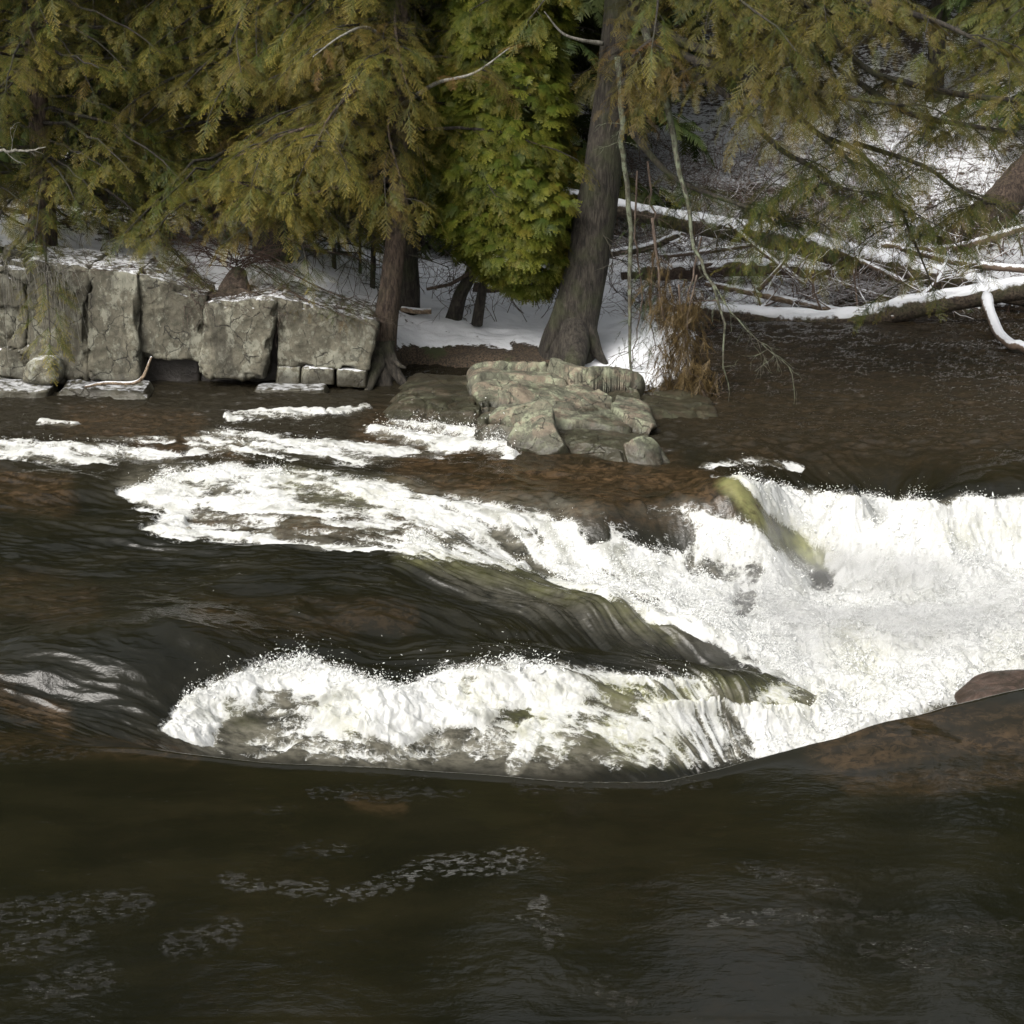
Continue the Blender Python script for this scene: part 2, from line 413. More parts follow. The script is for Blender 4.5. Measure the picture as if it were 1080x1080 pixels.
MID = [(-600, 430, 0), (-200, 430, 0), (0, 430, 0), (200, 430, 0), (400, 438, 0), (600, 470, 0), (700, 470, 0), (900, 470, 0), (1080, 480, 0), (1400, 480, 0),
       (-300, 480, -.10), (0, 466, -.03), (0, 480, -.09), (0, 500, -.14), (80, 480, -.08), (160, 482, -.09), (190, 463, -.04), (260, 465, -.05), (330, 470, -.06), (450, 450, -.0), (450, 480, -.08), (540, 470, .0), (560, 490, -.03),
       (-300, 540, -.25), (0, 540, -.22), (130, 527, -.2), (190, 495, -.05), (200, 545, -.24), (280, 500, -.05), (350, 512, -.09), (300, 540, -.18), (430, 535, -.15), (520, 530, -.09), (640, 520, -.05), (740, 515, -.03), (780, 540, -.09),
       (640, 545, -.10), (540, 550, -.17), (680, 575, -.35), (620, 600, -.48), (760, 600, -.55), (780, 560, -.25), (560, 590, -.42), (500, 570, -.30), (420, 572, -.27), (330, 565, -.22), (200, 572, -.27),
       (850, 590, -.68), (800, 545, -.15), (830, 565, -.45), (860, 605, -.80), (810, 515, -.02), (900, 512, 0), (1000, 515, .0), (1080, 512, -.0), (1300, 510, 0),
       (870, 545, -.35), (950, 540, -.22), (1040, 540, -.16), (1200, 530, -.1), (940, 580, -.62), (1040, 570, -.40), (1080, 590, -.55), (1400, 590, -.55),
       (900, 620, -.80), (1000, 630, -.74), (1080, 625, -.65), (900, 680, -.86), (1000, 680, -.78), (1080, 690, -.8), (920, 710, -.99), (850, 730, -1.0), (950, 740, -1.0), (1040, 718, -.92), (1400, 700, -.9), (850, 770, -1.05),
       (-300, 600, -.3), (0, 600, -.30), (200, 600, -.32), (400, 598, -.34), (420, 592, -.30), (520, 605, -.33), (520, 640, -.50), (640, 640, -.47), (640, 672, -.66), (740, 680, -.72), (740, 700, -.86), (720, 640, -.60), (800, 660, -.8),
       (300, 640, -.33), (450, 655, -.42), (560, 680, -.55), (150, 640, -.28), (0, 660, -.28), (-300, 680, -.3),
       (60, 700, -.20), (150, 695, -.18), (230, 700, -.26), (60, 752, -.40), (160, 752, -.43), (0, 780, -.32), (-300, 775, -.3),
       (300, 675, -.36), (400, 695, -.50), (500, 690, -.52), (330, 640, -.33),
       (200, 745, -.46), (190, 775, -.55), (280, 712, -.40), (360, 712, -.41), (420, 735, -.52), (500, 703, -.42), (600, 708, -.50), (700, 718, -.60), (780, 735, -.78), (840, 745, -.92),
       (250, 785, -.70), (330, 770, -.66), (450, 790, -.84), (450, 760, -.70), (560, 800, -.90), (560, 760, -.72), (650, 790, -.92), (650, 750, -.75), (740, 780, -.98), (780, 760, -.95)]
MP = np.array([atz(*p) for p in MID]); F_mid = rbf_fit(MP[:, :2], MP[:, 2], 2e-3)

PSI = [(0, [(-300, 783), (0, 785), (300, 806), (600, 822), (800, 802), (1000, 790)]), (1, [(180, 788), (450, 795), (700, 790), (850, 775)]),
       (2, [(-200, 720), (0, 720), (180, 740), (300, 722), (500, 708), (700, 718), (830, 748)]), (3, [(-200, 650), (0, 650), (200, 655), (400, 662), (560, 682), (760, 712)]),
       (4, [(-200, 590), (0, 590), (200, 600), (400, 600), (550, 625), (700, 675), (800, 720)]), (5, [(0, 555), (200, 570), (350, 580), (500, 605), (650, 645), (800, 700)]),
       (6, [(-200, 520), (0, 515), (130, 530), (300, 545), (450, 560), (600, 600), (750, 640), (850, 680)]), (7, [(0, 485), (200, 500), (400, 520), (550, 540), (680, 560), (760, 600), (870, 650)]),
       (8, [(-200, 460), (0, 455), (200, 468), (400, 480), (600, 500), (720, 520), (800, 550), (880, 600)]), (9, [(0, 430), (400, 440), (600, 480), (760, 505), (820, 530), (900, 600)]),
       (10, [(1300, 480), (1080, 480), (900, 480), (800, 495)])]
pp = []; pv = []
for v, l in PSI:
    for q in l:
        c = atz(q[0], q[1], -.3); pp.append(c[:2]); pv.append(v)
F_psi = rbf_fit(pp, pv, 5e-3)

YR = np.concatenate([np.linspace(3.0, 7.6, 20)[:-1], np.linspace(7.6, 11.2, 230)[:-1], np.linspace(11.2, 16.5, 640)[:-1], np.linspace(16.5, 21.5, 330)[:-1], np.linspace(21.5, 30, 260)[:-1], np.linspace(30, 60, 40)])
UC = np.concatenate([np.linspace(-1.2, -0.33, 40)[:-1], np.linspace(-0.33, 0.33, 1050), np.linspace(0.33, 1.2, 40)[1:]])
n_, m_ = len(YR), len(UC)
X = UC[None]*np.maximum(YR, 7.0)[:, None]; Y = np.repeat(YR[:, None], m_, 1)
LY = np.interp(X, LW[:, 0], LW[:, 1])
LYs = LY + 0.03*fbm(X*1.3, X*0+2.0, o=2)
hn = upsample(lambda a, b: rbf_eval(F_near, a, np.minimum(b, 13.5)), n_, m_, X, Y)
hn = np.where(Y < 8.6, ZN, hn); hn = np.clip(hn, ZN-.06, 0.0)
hm = upsample(lambda a, b: np.clip(rbf_eval(F_mid, np.clip(a, -7, 7), b), -1.15, 0.06), n_, m_, X, Y, 4)
far = sstep(18.6, 20.5, Y); hm = hm*(1-far)
# over the lip
d = Y-LYs
dropw = 0.75
k = sstep(0.0, dropw, d)
lx = LW[:, 0]
leftblend = sstep(-3.3, -2.2, X)
Z0 = hn*(1-k)+hm*k
Z0 -= 0.012*np.exp(-(d/0.06)**2)*leftblend*0
PX, PY = project(X, Y, Z0)
psi = upsample(lambda a, b: rbf_eval(F_psi, a, b), n_, m_, X, Y, 5)
print('mid z range', hm.min(), hm.max())

# ---- where air is beaten into the water, plus one painted slick reflection (coverage 0..1)
wx = 14*fbm(X*1.6, Y*1.6, 1.0, o=4); wy = 9*fbm(X*1.6, Y*1.6, 5.0, o=4)
qx, qy = PX+wx, PY+wy
cov = np.zeros_like(X)
def stroke(pts, wd, amt, soft=0.6):
    global cov
    dd = line_d(qx, qy, pts)
    cov = np.maximum(cov, amt*sstep(wd*(1+soft), wd*(1-soft*0.5), dd))
def area(poly, amt, soft=18, inner=8):
    global cov
    cov = np.maximum(cov, amt*sstep(-soft, inner, poly_sd(qx, qy, poly)))
def erase(pts, wd, amt, soft=0.7):
    global cov
    dd = line_d(qx, qy, pts)
    cov = cov*(1-amt*sstep(wd*(1+soft), wd*(1-soft*0.5), dd))
area([(-40, 470), (60, 468), (160, 476), (200, 486), (90, 490), (-40, 487)], .68, 8, 5)
area([(190, 462), (230, 455), (330, 462), (440, 470), (470, 485), (380, 490), (280, 482), (200, 482)], .70, 8, 8)
stroke([(240, 441), (300, 439), (340, 437)], 4, .62)
stroke([(350, 436), (383, 431)], 4, .66)
area([(390, 452), (420, 444), (470, 452), (510, 455), (550, 476), (540, 488), (470, 478), (400, 462)], .76, 8, 6)
stroke([(45, 448), (75, 450)], 6, .6)
stroke([(738, 494), (790, 490), (845, 497)], 4, .50)  # sky reflection on the slick above the lip, painted in as foam
stroke([(100, 465), (180, 466)], 4, .5)
area([(125, 522), (170, 498), (240, 488), (330, 498), (420, 512), (520, 535), (580, 555), (560, 575), (480, 565), (380, 550), (280, 543), (150, 538)], .86, 12, 12)
area([(150, 560), (180, 540), (330, 548), (460, 560), (600, 590), (700, 630), (800, 690), (760, 690), (640, 645), (520, 600), (400, 584), (300, 572), (180, 572)], .88, 12, 8)
area([(300, 545), (600, 545), (780, 545), (860, 600), (860, 700), (780, 690), (690, 640), (560, 590), (420, 570)], .86, 16, 20)

area([(700, 600), (800, 600), (900, 640), (880, 740), (780, 700), (690, 650)], 1.0, 20, 15)
area([(752, 508), (800, 512), (860, 520), (960, 530), (1080, 522), (1500, 515), (1500, 720), (1080, 722), (1000, 745), (920, 775), (885, 792), (800, 802), (760, 745), (850, 720), (880, 620), (850, 570)], 1.0, 10, 8)
area([(170, 775), (195, 735), (250, 708), (330, 698), (420, 725), (470, 700), (560, 700), (700, 712), (830, 735), (840, 760), (730, 762), (620, 745), (560, 748), (500, 775), (420, 790), (350, 770), (260, 755), (215, 790)], .96, 10, 10)
area([(530, 770), (620, 770), (730, 780), (790, 800), (700, 815), (560, 815)], .62, 14, 14)
area([(640, 745), (720, 760), (820, 770), (820, 800), (740, 795), (650, 775)], .72, 14, 14)
stroke([(180, 785), (330, 798)], 10, .35)
stroke([(560, 775), (545, 812)], 12, .85)
erase([(300, 560), (420, 572)], 8, .4)
# brown rock shelf, bare wet dome, dark holes and the smooth green tongue
erase([(200, 553), (330, 556)], 6, .5)
erase([(600, 522), (700, 520), (760, 530)], 16, .92)
erase([(450, 505), (600, 505)], 13, .9)
erase([(480, 500), (620, 515)], 10, .7)
stroke([(570, 572), (660, 585), (760, 590)], 20, .68)
erase([(625, 562), (660, 560), (720, 564)], 13, .45)
erase([(300, 520), (420, 545)], 8, .25); erase([(480, 580), (540, 590)], 10, .3); erase([(560, 700), (700, 735)], 7, .3); erase([(240, 745), (330, 740)], 8, .25)
erase([(755, 600), (790, 610), (785, 640)], 11, .5)
erase([(778, 524), (808, 552), (860, 590)], 6, .8)
erase([(640, 733), (740, 735), (850, 742)], 10, .42)
erase([(250, 785), (330, 778), (390, 792)], 14, .35)
area([(215, 755), (330, 740), (470, 745), (560, 770), (560, 812), (400, 812), (240, 792)], .50, 14, 10)
area([(560, 740), (700, 745), (830, 760), (820, 800), (700, 815), (560, 815)], .66, 14, 10)
erase([(560, 620), (640, 655), (740, 695)], 14, .9)
erase([(420, 745), (415, 790)], 4, .2)
glassy = sstep(22, 6, line_d(qx, qy, [(765, 515), (800, 545), (868, 592)]))*sstep(5, 1, 0*qx)
dmask = sstep(0.12, 0.5, d)          # nothing white on the near sheet
cov = cov*dmask

# ---- streaks drawn out along the flow
st = fbm(psi*5.5, X*1.1+0.25*psi, 2.0, o=4, gain=0.6)
lace = fbm(X*6.0+1.5*st, Y*6.0, 8.0, o=5, gain=0.62, ridge=True)
lump = fbm(X*2.6, Y*2.6, 11.0, o=5, gain=0.55)
rightness = sstep(680, 860, PX)*sstep(500, 560, PY)
tex = (0.55*st*(1-rightness)+0.25*lace+0.38*lump)
tex = (tex-tex[400:900, 200:900].mean())/tex[400:900, 200:900].std()
foam = sstep(-0.45, 0.55, (cov-0.52)*2.0+tex*0.40*(1-0.35*sstep(.93, 1, cov)))
foam *= sstep(0.10, 0.30, cov)
foam = np.clip(foam, 0, 1)

# ---- shape: chop, folds, standing lumps
swl = 0.075*fbm(psi*1.5, X*0.55, 3.0, o=3)*k*sstep(20.0, 17.0, Y)                # long folds along the flow
fold = 0.058*fbm(psi*3.4+.6*fbm(X, Y, o=2), X*0.9, 13.0, o=4, ridge=True)*k*(1-sstep(500, 470, PY)*0.4)*sstep(20.5, 19, Y)*(1-np.clip(foam*1.2, 0, 1))*(1-glassy)
upper = sstep(500, 470, PY)*k
chopA = (0.048*fbm(X*2.4, Y*5.0, 4.0, o=4, ridge=True)+0.006*fbm(X*9, Y*16, 6.0, o=3))*upper
rough_f = np.clip(foam, 0, 1)*sstep(0.35, 0.8, cov)
fl = 0.105*fbm(X*3.0, Y*3.4, 21.0, o=3, gain=0.6)+0.055*fbm(X*7+1.2*st, Y*7.5, 22.0, o=4, gain=0.68, ridge=True)+0.006*fbm(X*34, Y*34, 24.0, o=3, gain=0.7, ridge=True)
big = sstep(0.7, 1.0, cov)*(0.45+0.55*sstep(640, 800, PX)+0.35*sstep(690, 720, PY))
near_chop = (0.0055*fbm(X*1.6, Y*2.4, 31.0, o=4)+0.0016*fbm(X*7, Y*13, 33.0, o=3, ridge=True)*sstep(0.0, 0.5, fbm(X*0.7, Y*1.6, 35.0, o=2)))*(1-k)
# boils with a crisp edge, pushed up by rocks below
boil = 0
for (bx, by, bz, r, a) in [(120, 700, -.27, .55, .05), (230, 690, -.3, .35, .05), (400, 640, -.35, .5, .035), (560, 655, -.5, .45, .05), (340, 680, -.38, .35, .05), (60, 640, -.3, .6, .03), (480, 690, -.5, .3, .04), (30, 520, -.2, .5, .05), (250, 600, -.33, .5, .03), (90, 560, -.25, .6, .03)]:
    c = atz(bx, by, bz); rr = np.sqrt(((X-c[0])/(1.9*r))**2+((Y-c[1])/r)**2)+0.15*fbm(X*2.5, Y*2.5, 3.0, o=3)
    boil = boil+a*sstep(1.0, 0.55, rr)
boil = boil*(1-foam)*k
for (bx, by, bz, r, a) in [(735, 532, -.08, .50, .09), (900, 775, -.2, .5, .03)]:
    c = atz(bx, by, bz); rr = np.sqrt(((X-c[0])/(1.5*r))**2+((Y-c[1])/(.8*r))**2)+0.12*fbm(X*3.5, Y*3.5, 3.0, o=3)
    boil = boil+a*sstep(1.0, 0.3, rr)
ledge_step = -0.03*sstep(0.3, -0.2, fbm(psi*2.0, X*0.4, 44., o=2))*upper
Zf = Z0+swl+fold+chopA+near_chop+boil+ledge_step+fl*(0.35+0.65*big)*rough_f+0.03*rough_f
rim = np.exp(-((d-0.03)/0.05)**2)*0.018*sstep(-3.2, -2.4, X)*(1-sstep(2.0, 3.4, X))
Zf += rim
j1 = 0.03*fbm(X*7, Y*7, 51.0, o=3, gain=.65)*rough_f; j2 = 0.03*fbm(X*7, Y*7, 57.0, o=3, gain=.65)*rough_f
XX, YY = X+j1, Y+j2

amber = np.zeros_like(X)
def stain(pts, wd, amt):
    global amber
    amber = np.maximum(amber, amt*sstep(wd*1.6, wd*0.4, line_d(qx, qy, pts)))
stain([(440, 505), (600, 512), (720, 520), (790, 540)], 26, 1.0)
stain([(560, 540), (740, 545)], 16, .8)
stain([(180, 553), (340, 556), (460, 560)], 14, .9)
stain([(0, 520), (60, 530)], 20, .7); stain([(80, 445), (200, 452)], 16, .7); stain([(150, 468), (250, 478)], 12, .8); stain([(400, 455), (560, 500)], 26, .6)
stain([(880, 795), (960, 775), (1080, 770), (1300, 760)], 26, .75); stain([(900, 830), (1080, 815)], 14, .5)
stain([(0, 735), (60, 765)], 16, .8); stain([(0, 630), (80, 640)], 26, .35); stain([(220, 655), (360, 660)], 22, .35); stain([(380, 655), (430, 660)], 12, .5)
stain([(0, 785), (200, 795)], 10, .35); stain([(600, 870), (800, 960), (760, 1080)], 90, .07); stain([(380, 845), (420, 850)], 10, .4)
stain([(700, 355), (1080, 350), (1300, 350)], 70, .45); stain([(760, 400), (1300, 400)], 60, .3); stain([(780, 460), (1300, 460)], 40, .3); stain([(560, 480), (700, 500)], 22, .7)
stain([(230, 860), (300, 1000)], 120, .05)
amber = np.clip(amber*(0.55+0.9*fbm(X*1.8, Y*3.0, 61., o=5, gain=.62)), 0, 1)*0.85
green = np.zeros_like(X)
def gr(pts, wd, amt):
    global green
    green = np.maximum(green, amt*sstep(wd*1.5, wd*0.3, line_d(qx, qy, pts)))
gr([(775, 522), (806, 550), (868, 592)], 14, 1.0); gr([(905, 690), (915, 715)], 30, .9); gr([(300, 512), (420, 530)], 18, .5); gr([(640, 735), (740, 735), (850, 742)], 20, 1.0)
gr([(560, 770), (700, 790)], 26, .8); gr([(430, 590), (560, 615), (700, 670)], 14, .7); gr([(350, 755), (370, 760)], 18, .8); gr([(480, 730), (520, 740)], 18, .8); gr([(1000, 570), (1080, 560)], 18, .5); gr([(230, 755), (260, 770)], 18, .5)
gr([(300, 505), (330, 515)], 12, .5); gr([(1060, 690), (1090, 690)], 20, .6); gr([(580, 740), (620, 745)], 14, .6)
glint = 0.45*sstep(0.15, 0.40, fbm(X*0.55+3.0, Y*1.3, 71., o=3))*(1-k)
gx = PX+26*fbm(X*2.2, Y*2.2, 95., o=4); gy = PY+13*fbm(X*2.2, Y*2.2, 97., o=4)
for pts, wd in ([(0, 965), (150, 955)], 12), ([(0, 1000), (80, 990)], 12), ([(50, 1045), (110, 1030)], 14), ([(190, 995), (240, 985)], 12), ([(240, 930), (330, 938)], 7), ([(350, 945), (430, 928)], 7), ([(440, 915), (560, 905)], 9), ([(450, 925), (520, 915)], 5), ([(575, 960), (590, 990)], 9), ([(750, 968), (950, 966)], 6), ([(920, 1005), (1000, 995)], 9), ([(1010, 985), (1080, 975)], 9), ([(960, 1020), (1070, 1010)], 8), ([(790, 915), (900, 945)], 6), ([(1000, 810), (1080, 815)], 8), ([(640, 1040), (660, 1060)], 10), ([(550, 830), (740, 828)], 5), ([(330, 835), (480, 838)], 5):
    glint = np.maximum(glint, sstep(wd*1.8, wd*0.6, line_d(gx, gy, pts))*(1-k))
calm = 1-k
milk_sheen = np.zeros_like(X)
for poly, a in (([(190, 775), (260, 762), (330, 768), (420, 775), (520, 770), (600, 790), (620, 815), (400, 815), (200, 795)], 1.0), ([(560, 745), (740, 735), (850, 745), (800, 790), (600, 815)], .8), ([(150, 490), (230, 500), (190, 530), (120, 520)], .8), ([(620, 545), (740, 545), (800, 640), (640, 600)], .7), ([(420, 590), (560, 610), (700, 650), (780, 700), (640, 680), (500, 640)], .35), ([(350, 500), (600, 530), (700, 560), (400, 575), (200, 560)], .6)):  # tongue band is sky sheen put into the colour; the rest is aerated water
    milk_sheen = np.maximum(milk_sheen, a*sstep(-14, 14, poly_sd(qx, qy, poly)))
milk_sheen = np.maximum(milk_sheen, .9*sstep(.25, .8, cov))
milk_sheen *= 1-.9*sstep(30, 8, line_d(qx, qy, [(630, 565), (660, 560), (715, 570)]))
milk_sheen = milk_sheen*dmask
st2 = fbm(psi*8.0+.5*lace, X*1.5+.3*psi, 7.0, o=4, gain=.62)
strand = (1-rightness)*st2/st2.std()*.30+(.5+.5*rightness)*.30*fbm(X*4.2, Y*4.6, 83., o=5, gain=.65)/.28+.16*lace/lace.std()
strand = np.clip(.5+strand, 0, 1)
tongue = sstep(40, 22, line_d(qx, qy, [(765, 515), (800, 545), (868, 592)]))
green = green*np.clip(.55+.9*fbm(X*3, Y*3, 87., o=4), 0, 1)*(.9*tongue+(1-tongue)*np.where(foam > .35, .9, .35))

def m_water():
    t = NT('river_water'); p = t.pos()
    am = t.attr('amber'); gn = t.attr('green'); fo = t.attr('foam'); gl = t.attr('glint'); mk = t.attr('milk_sheen'); calm_ = t.attr('calm')
    n1 = t.noise(t.scale(p, (0.8, 1.6, 1)), 1.2, 5, 0.6)
    deep = t.mix(t.sst(n1, 0.35, 0.7), (0.0058, 0.0060, 0.0034), (0.0105, 0.0098, 0.0052))
    n2 = t.noise(t.scale(p, (1, 1.6, 1)), 5, 5, 0.65)
    n2r = t.noise(t.scale(p, (1, 1.3, 1)), 9, 8, 0.75, 0.6)
    brown = t.mix(t.sst(n2r, 0.36, 0.68), (0.014, 0.009, 0.004), (0.105, 0.066, 0.034))
    fary = t.sst(t.n('ShaderNodeSeparateXYZ', Vector=p).outputs['Y'], 17.2, 20.0)
    deep = t.mix(fary, deep, (0.017, 0.0145, 0.0095))
    c = t.mix(am, deep, brown)
    c = t.mix(t.math('MULTIPLY', gn, t.sst(n2, 0.25, 0.6)), c, (0.25, 0.255, 0.105))
    c = t.mix(t.math('MULTIPLY', mk, t.sst(t.noise(t.scale(p, (1, 2.0, 1)), 7, 5, 0.7), 0.25, 0.75)), c, t.mix(fo, (0.13, 0.122, 0.095), (0.36, 0.36, 0.31)))
    rp = t.noise(t.scale(p, (1, 1.9, 1)), 9, 4, 0.6); rp2 = t.noise(t.scale(p, (1.0, 2.6, 1)), 34, 3, 0.6)
    b = t.bump(rp, 0.13, 0.02)
    gfac = t.math('MULTIPLY', gl, t.sst(t.noise(t.scale(p, (1, 1.4, 1)), 16, 3, 0.6), 0.48, 0.62))
    farf = t.sst(t.n('ShaderNodeSeparateXYZ', Vector=p).outputs['Y'], 17.5, 20.5)
    gb = t.math('ADD', t.math('MULTIPLY', gfac, 1.0), t.math('ADD', t.math('MULTIPLY', t.math('SUBTRACT', 1.0, calm_), 0.12), t.math('MULTIPLY', farf, 0.22)))
    nb = t.n('ShaderNodeBump', Height=rp2, Strength=gb, Distance=0.07, Normal=b)
    wsh = principled(t, c, 0.04, nb.outputs[0], IOR=1.33)
    # foam: white froth, greenish where the air is thinner
    f1 = t.noise(p, 16, 6, 0.72, 0.6); f2 = t.noise(p, 70, 4, 0.65)
    gm = t.math('MULTIPLY', t.math('MULTIPLY', gn, 0.85), t.sst(f1, 0.38, 0.6))
    fc = t.mix(t.attr('strand'), (0.34, 0.345, 0.315), (0.74, 0.75, 0.74))
    fc = t.mix(gm, fc, (0.42, 0.415, 0.25))
    fc = t.mix(t.math('MULTIPLY', t.sst(t.noise(p, 3.2, 5, .65), 0.46, 0.72), 0.4), fc, (0.44, 0.445, 0.38))
    hb = t.math('ADD', t.math('MULTIPLY', f1, 0.7), t.math('MULTIPLY', f2, 0.35))
    fb = t.bump(hb, 0.42, 0.04)
    dif = t.n('ShaderNodeBsdfDiffuse', Color=fc, Normal=fb); trl = t.n('ShaderNodeBsdfTranslucent', Color=fc, Normal=fb)
    fm = t.n('ShaderNodeMixShader', i0=0.30, i1=dif.outputs[0], i2=trl.outputs[0])
    edge = t.math('MULTIPLY', t.math('SUBTRACT', t.math('ADD', t.math('MULTIPLY', f1, 0.6), t.math('MULTIPLY', f2, 0.4)), 0.5), 1.9)
    wp = t.n('ShaderNodeVectorMath', {'operation': 'ADD'}, i0=t.scale(p, (0.8, 1.5, 1)), i1=t.n('ShaderNodeVectorMath', {'operation': 'SCALE'}, i0=t.n('ShaderNodeTexNoise', Vector=p, Scale=5.0, Detail=4.0).outputs['Color'], Scale=0.22).outputs[0]).outputs[0]
    fn = t.noise(wp, 15, 4, 0.6)
    web = t.sst(t.math('ABSOLUTE', t.math('SUBTRACT', fn, 0.5)), 0.085, 0.0)
    gap = t.math('SUBTRACT', t.math('MULTIPLY', t.math('SUBTRACT', 1.0, fo), t.math('SUBTRACT', t.math('MULTIPLY', web, 1.1), 0.55)), 0.04)
    fac = t.sst(t.math('ADD', t.math('ADD', fo, gap), t.math('MULTIPLY', edge, t.math('SUBTRACT', 0.75, t.math('MULTIPLY', fo, 0.55)))), 0.20, 1.06)
    fac = t.math('MULTIPLY', fac, t.sst(fo, 0.0, 0.12))
    fleck = t.math('MULTIPLY', t.sst(t.noise(t.scale(p, (0.45, 2.2, 1)), 62, 5, 0.85, 0.8), 0.60, 0.67), t.sst(t.math('ADD', t.noise(t.scale(p, (0.8, 2.4, 1)), 4.5, 6, 0.7), t.math('MULTIPLY', gl, 0.12)), 0.60, 0.76))
    fac = t.math('MAXIMUM', fac, t.math('MULTIPLY', fleck, 0.85))
    s = t.n('ShaderNodeMixShader', i0=fac, i1=wsh, i2=fm.outputs[0])
    return t.out(s.outputs[0])
M['water'] = m_water()
V = np.stack([XX, YY, Zf], -1).reshape(-1, 3)
river = mesh_obj('river_water', V, grid_faces(n_, m_), M['water'], attrs=dict(foam=foam, amber=amber, green=green, glint=glint, milk_sheen=milk_sheen, calm=calm, strand=strand))
tag(river, kind='structure')

# ---- thrown drops and torn froth above the white water
rs = np.random.RandomState(11)
wgt = (rough_f*sstep(0.55, 1.0, cov)).copy(); wgt[:, :40] = 0; wgt[:, -40:] = 0
crest = np.zeros_like(X)
for pts, wd, a in (([(185, 740), (250, 706), (340, 700), (430, 722), (500, 698), (700, 708), (830, 730)], 9, 4.0), ([(760, 512), (860, 518), (1000, 528), (1080, 520)], 10, 1.6),
                   ([(130, 520), (200, 492), (300, 495)], 8, 1.5), ([(400, 448), (480, 450), (545, 470)], 8, 3.0), ([(0, 472), (150, 476)], 5, 1.5), ([(200, 458), (330, 462)], 6, 1.6),
                   ([(600, 560), (760, 620), (820, 690)], 40, 1.3), ([(400, 578), (560, 610), (700, 655)], 12, 1.4), ([(800, 795), (900, 785), (1000, 742), (1080, 722)], 12, 1.6), ([(880, 560), (1000, 600), (1050, 680), (900, 690)], 50, 0.9)):
    crest = np.maximum(crest, a*sstep(wd*2.2, wd*0.5, line_d(PX, PY, pts)))
area_w = np.gradient(YR)[:, None]*np.abs(np.gradient(UC))[None]*YR[:, None]
ww = (wgt*(crest+0.008)*(0.12+sstep(-.05, .45, fbm(X*3.2, Y*3.2, 91., o=3)))*area_w).ravel(); ww /= ww.sum()
NS = 55000
idx = rs.choice(len(ww), NS, p=ww)
hgt = rs.exponential(0.022, NS)*np.where(rs.rand(NS) < .06, 2.6, 1)*(0.5+0.9*np.clip(crest.ravel()[idx], 0, 2.2)*0.6)
C = V[idx]+rs.normal(size=(NS, 3))*[0.03, 0.03, 0.01]; C[:, 2] += hgt
r = np.exp(rs.normal(math.log(0.0017), 0.55, NS)); r = np.minimum(r, 0.008)*(1+0.9*np.exp(-hgt/0.02))
T4 = np.array([(1, 0, -.7), (-1, 0, -.7), (0, 1, .7), (0, -1, .7), ]) ; OCT = np.array([(1, 0, 0), (-1, 0, 0), (0, 1, 0), (0, -1, 0), (0, 0, 1), (0, 0, -1)], float)
OF = np.array([(0, 2, 4), (2, 1, 4), (1, 3, 4), (3, 0, 4), (2, 0, 5), (1, 2, 5), (3, 1, 5), (0, 3, 5)])
dirs = rs.normal(size=(NS, 3))*[1, .6, .9]; dirs /= np.linalg.norm(dirs, axis=1)[:, None]
base = OCT[None]*r[:, None, None]
stretch = (base*dirs[:, None]).sum(-1)
SV = C[:, None]+base+dirs[:, None]*stretch[..., None]*rs.uniform(0, 3.0, NS)[:, None, None]
def m_spray():
    t = NT('spray_drops')
    d_ = t.n('ShaderNodeBsdfDiffuse', Color=(0.9, 0.91, 0.9, 1)); tr = t.n('ShaderNodeBsdfTranslucent', Color=(0.9, 0.91, 0.9, 1))
    return t.out(t.n('ShaderNodeMixShader', i0=0.35, i1=d_.outputs[0], i2=tr.outputs[0]).outputs[0])
M['spray'] = m_spray()
sp_o = mesh_obj('water_spray', SV.reshape(-1, 3), (OF[None]+np.arange(NS)[:, None, None]*6).reshape(-1, 3), M['spray'])
tag(sp_o, 'fine white drops thrown up over the foaming rapids', 'spray', kind='stuff')

# ---- mist hanging over the plunge
def m_mist():
    t = NT('plunge_mist'); tc = t.n('ShaderNodeTexCoord').outputs['Object']
    ln = t.n('ShaderNodeVectorMath', {'operation': 'LENGTH'}, i0=tc).outputs['Value']
    nz = t.noise(tc, 2.2, 3, 0.6)
    f = t.math('MULTIPLY', t.sst(ln, 1.0, 0.25), t.sst(nz, 0.38, 0.66))
    v = t.n('ShaderNodeVolumePrincipled', Color=(0.93, 0.94, 0.95, 1), Density=t.math('MULTIPLY', f, 0.9), Anisotropy=0.1)
    o = t.t.nodes.new('ShaderNodeOutputMaterial'); t.t.links.new(v.outputs[0], o.inputs['Volume'])
    return t.m
M['mist'] = m_mist()
import bmesh
bm = bmesh.new(); bmesh.ops.create_icosphere(bm, subdivisions=3, radius=1.0)
me = bpy.data.meshes.new('mist'); bm.to_mesh(me); bm.free(); me.materials.append(M['mist'])
mo = bpy.data.objects.new('plunge_mist', me); sc.collection.objects.link(mo)
c = atz(920, 640, -.6); mo.location = tuple(c); mo.scale = (2.6, 1.9, 0.75)
tag(mo, 'thin pale mist rising off the deepest white water', 'mist', kind='stuff')
# ------------------------------------------------------------------ far bank: one sheet of ground
# shoreline as y(x)
SH = [aty(-900, 400, 21.9), atz(-300, 412, 0), atz(0, 412, 0), atz(390, 410, 0), atz(430, 395, 0), atz(520, 405, 0), atz(640, 412, 0), atz(700, 425, 0), atz(735, 405, 0), atz(745, 360, 0), atz(760, 342, 0), atz(900, 338, 0), atz(1080, 336, 0), atz(1400, 336, 0), atz(1900, 336, 0)]
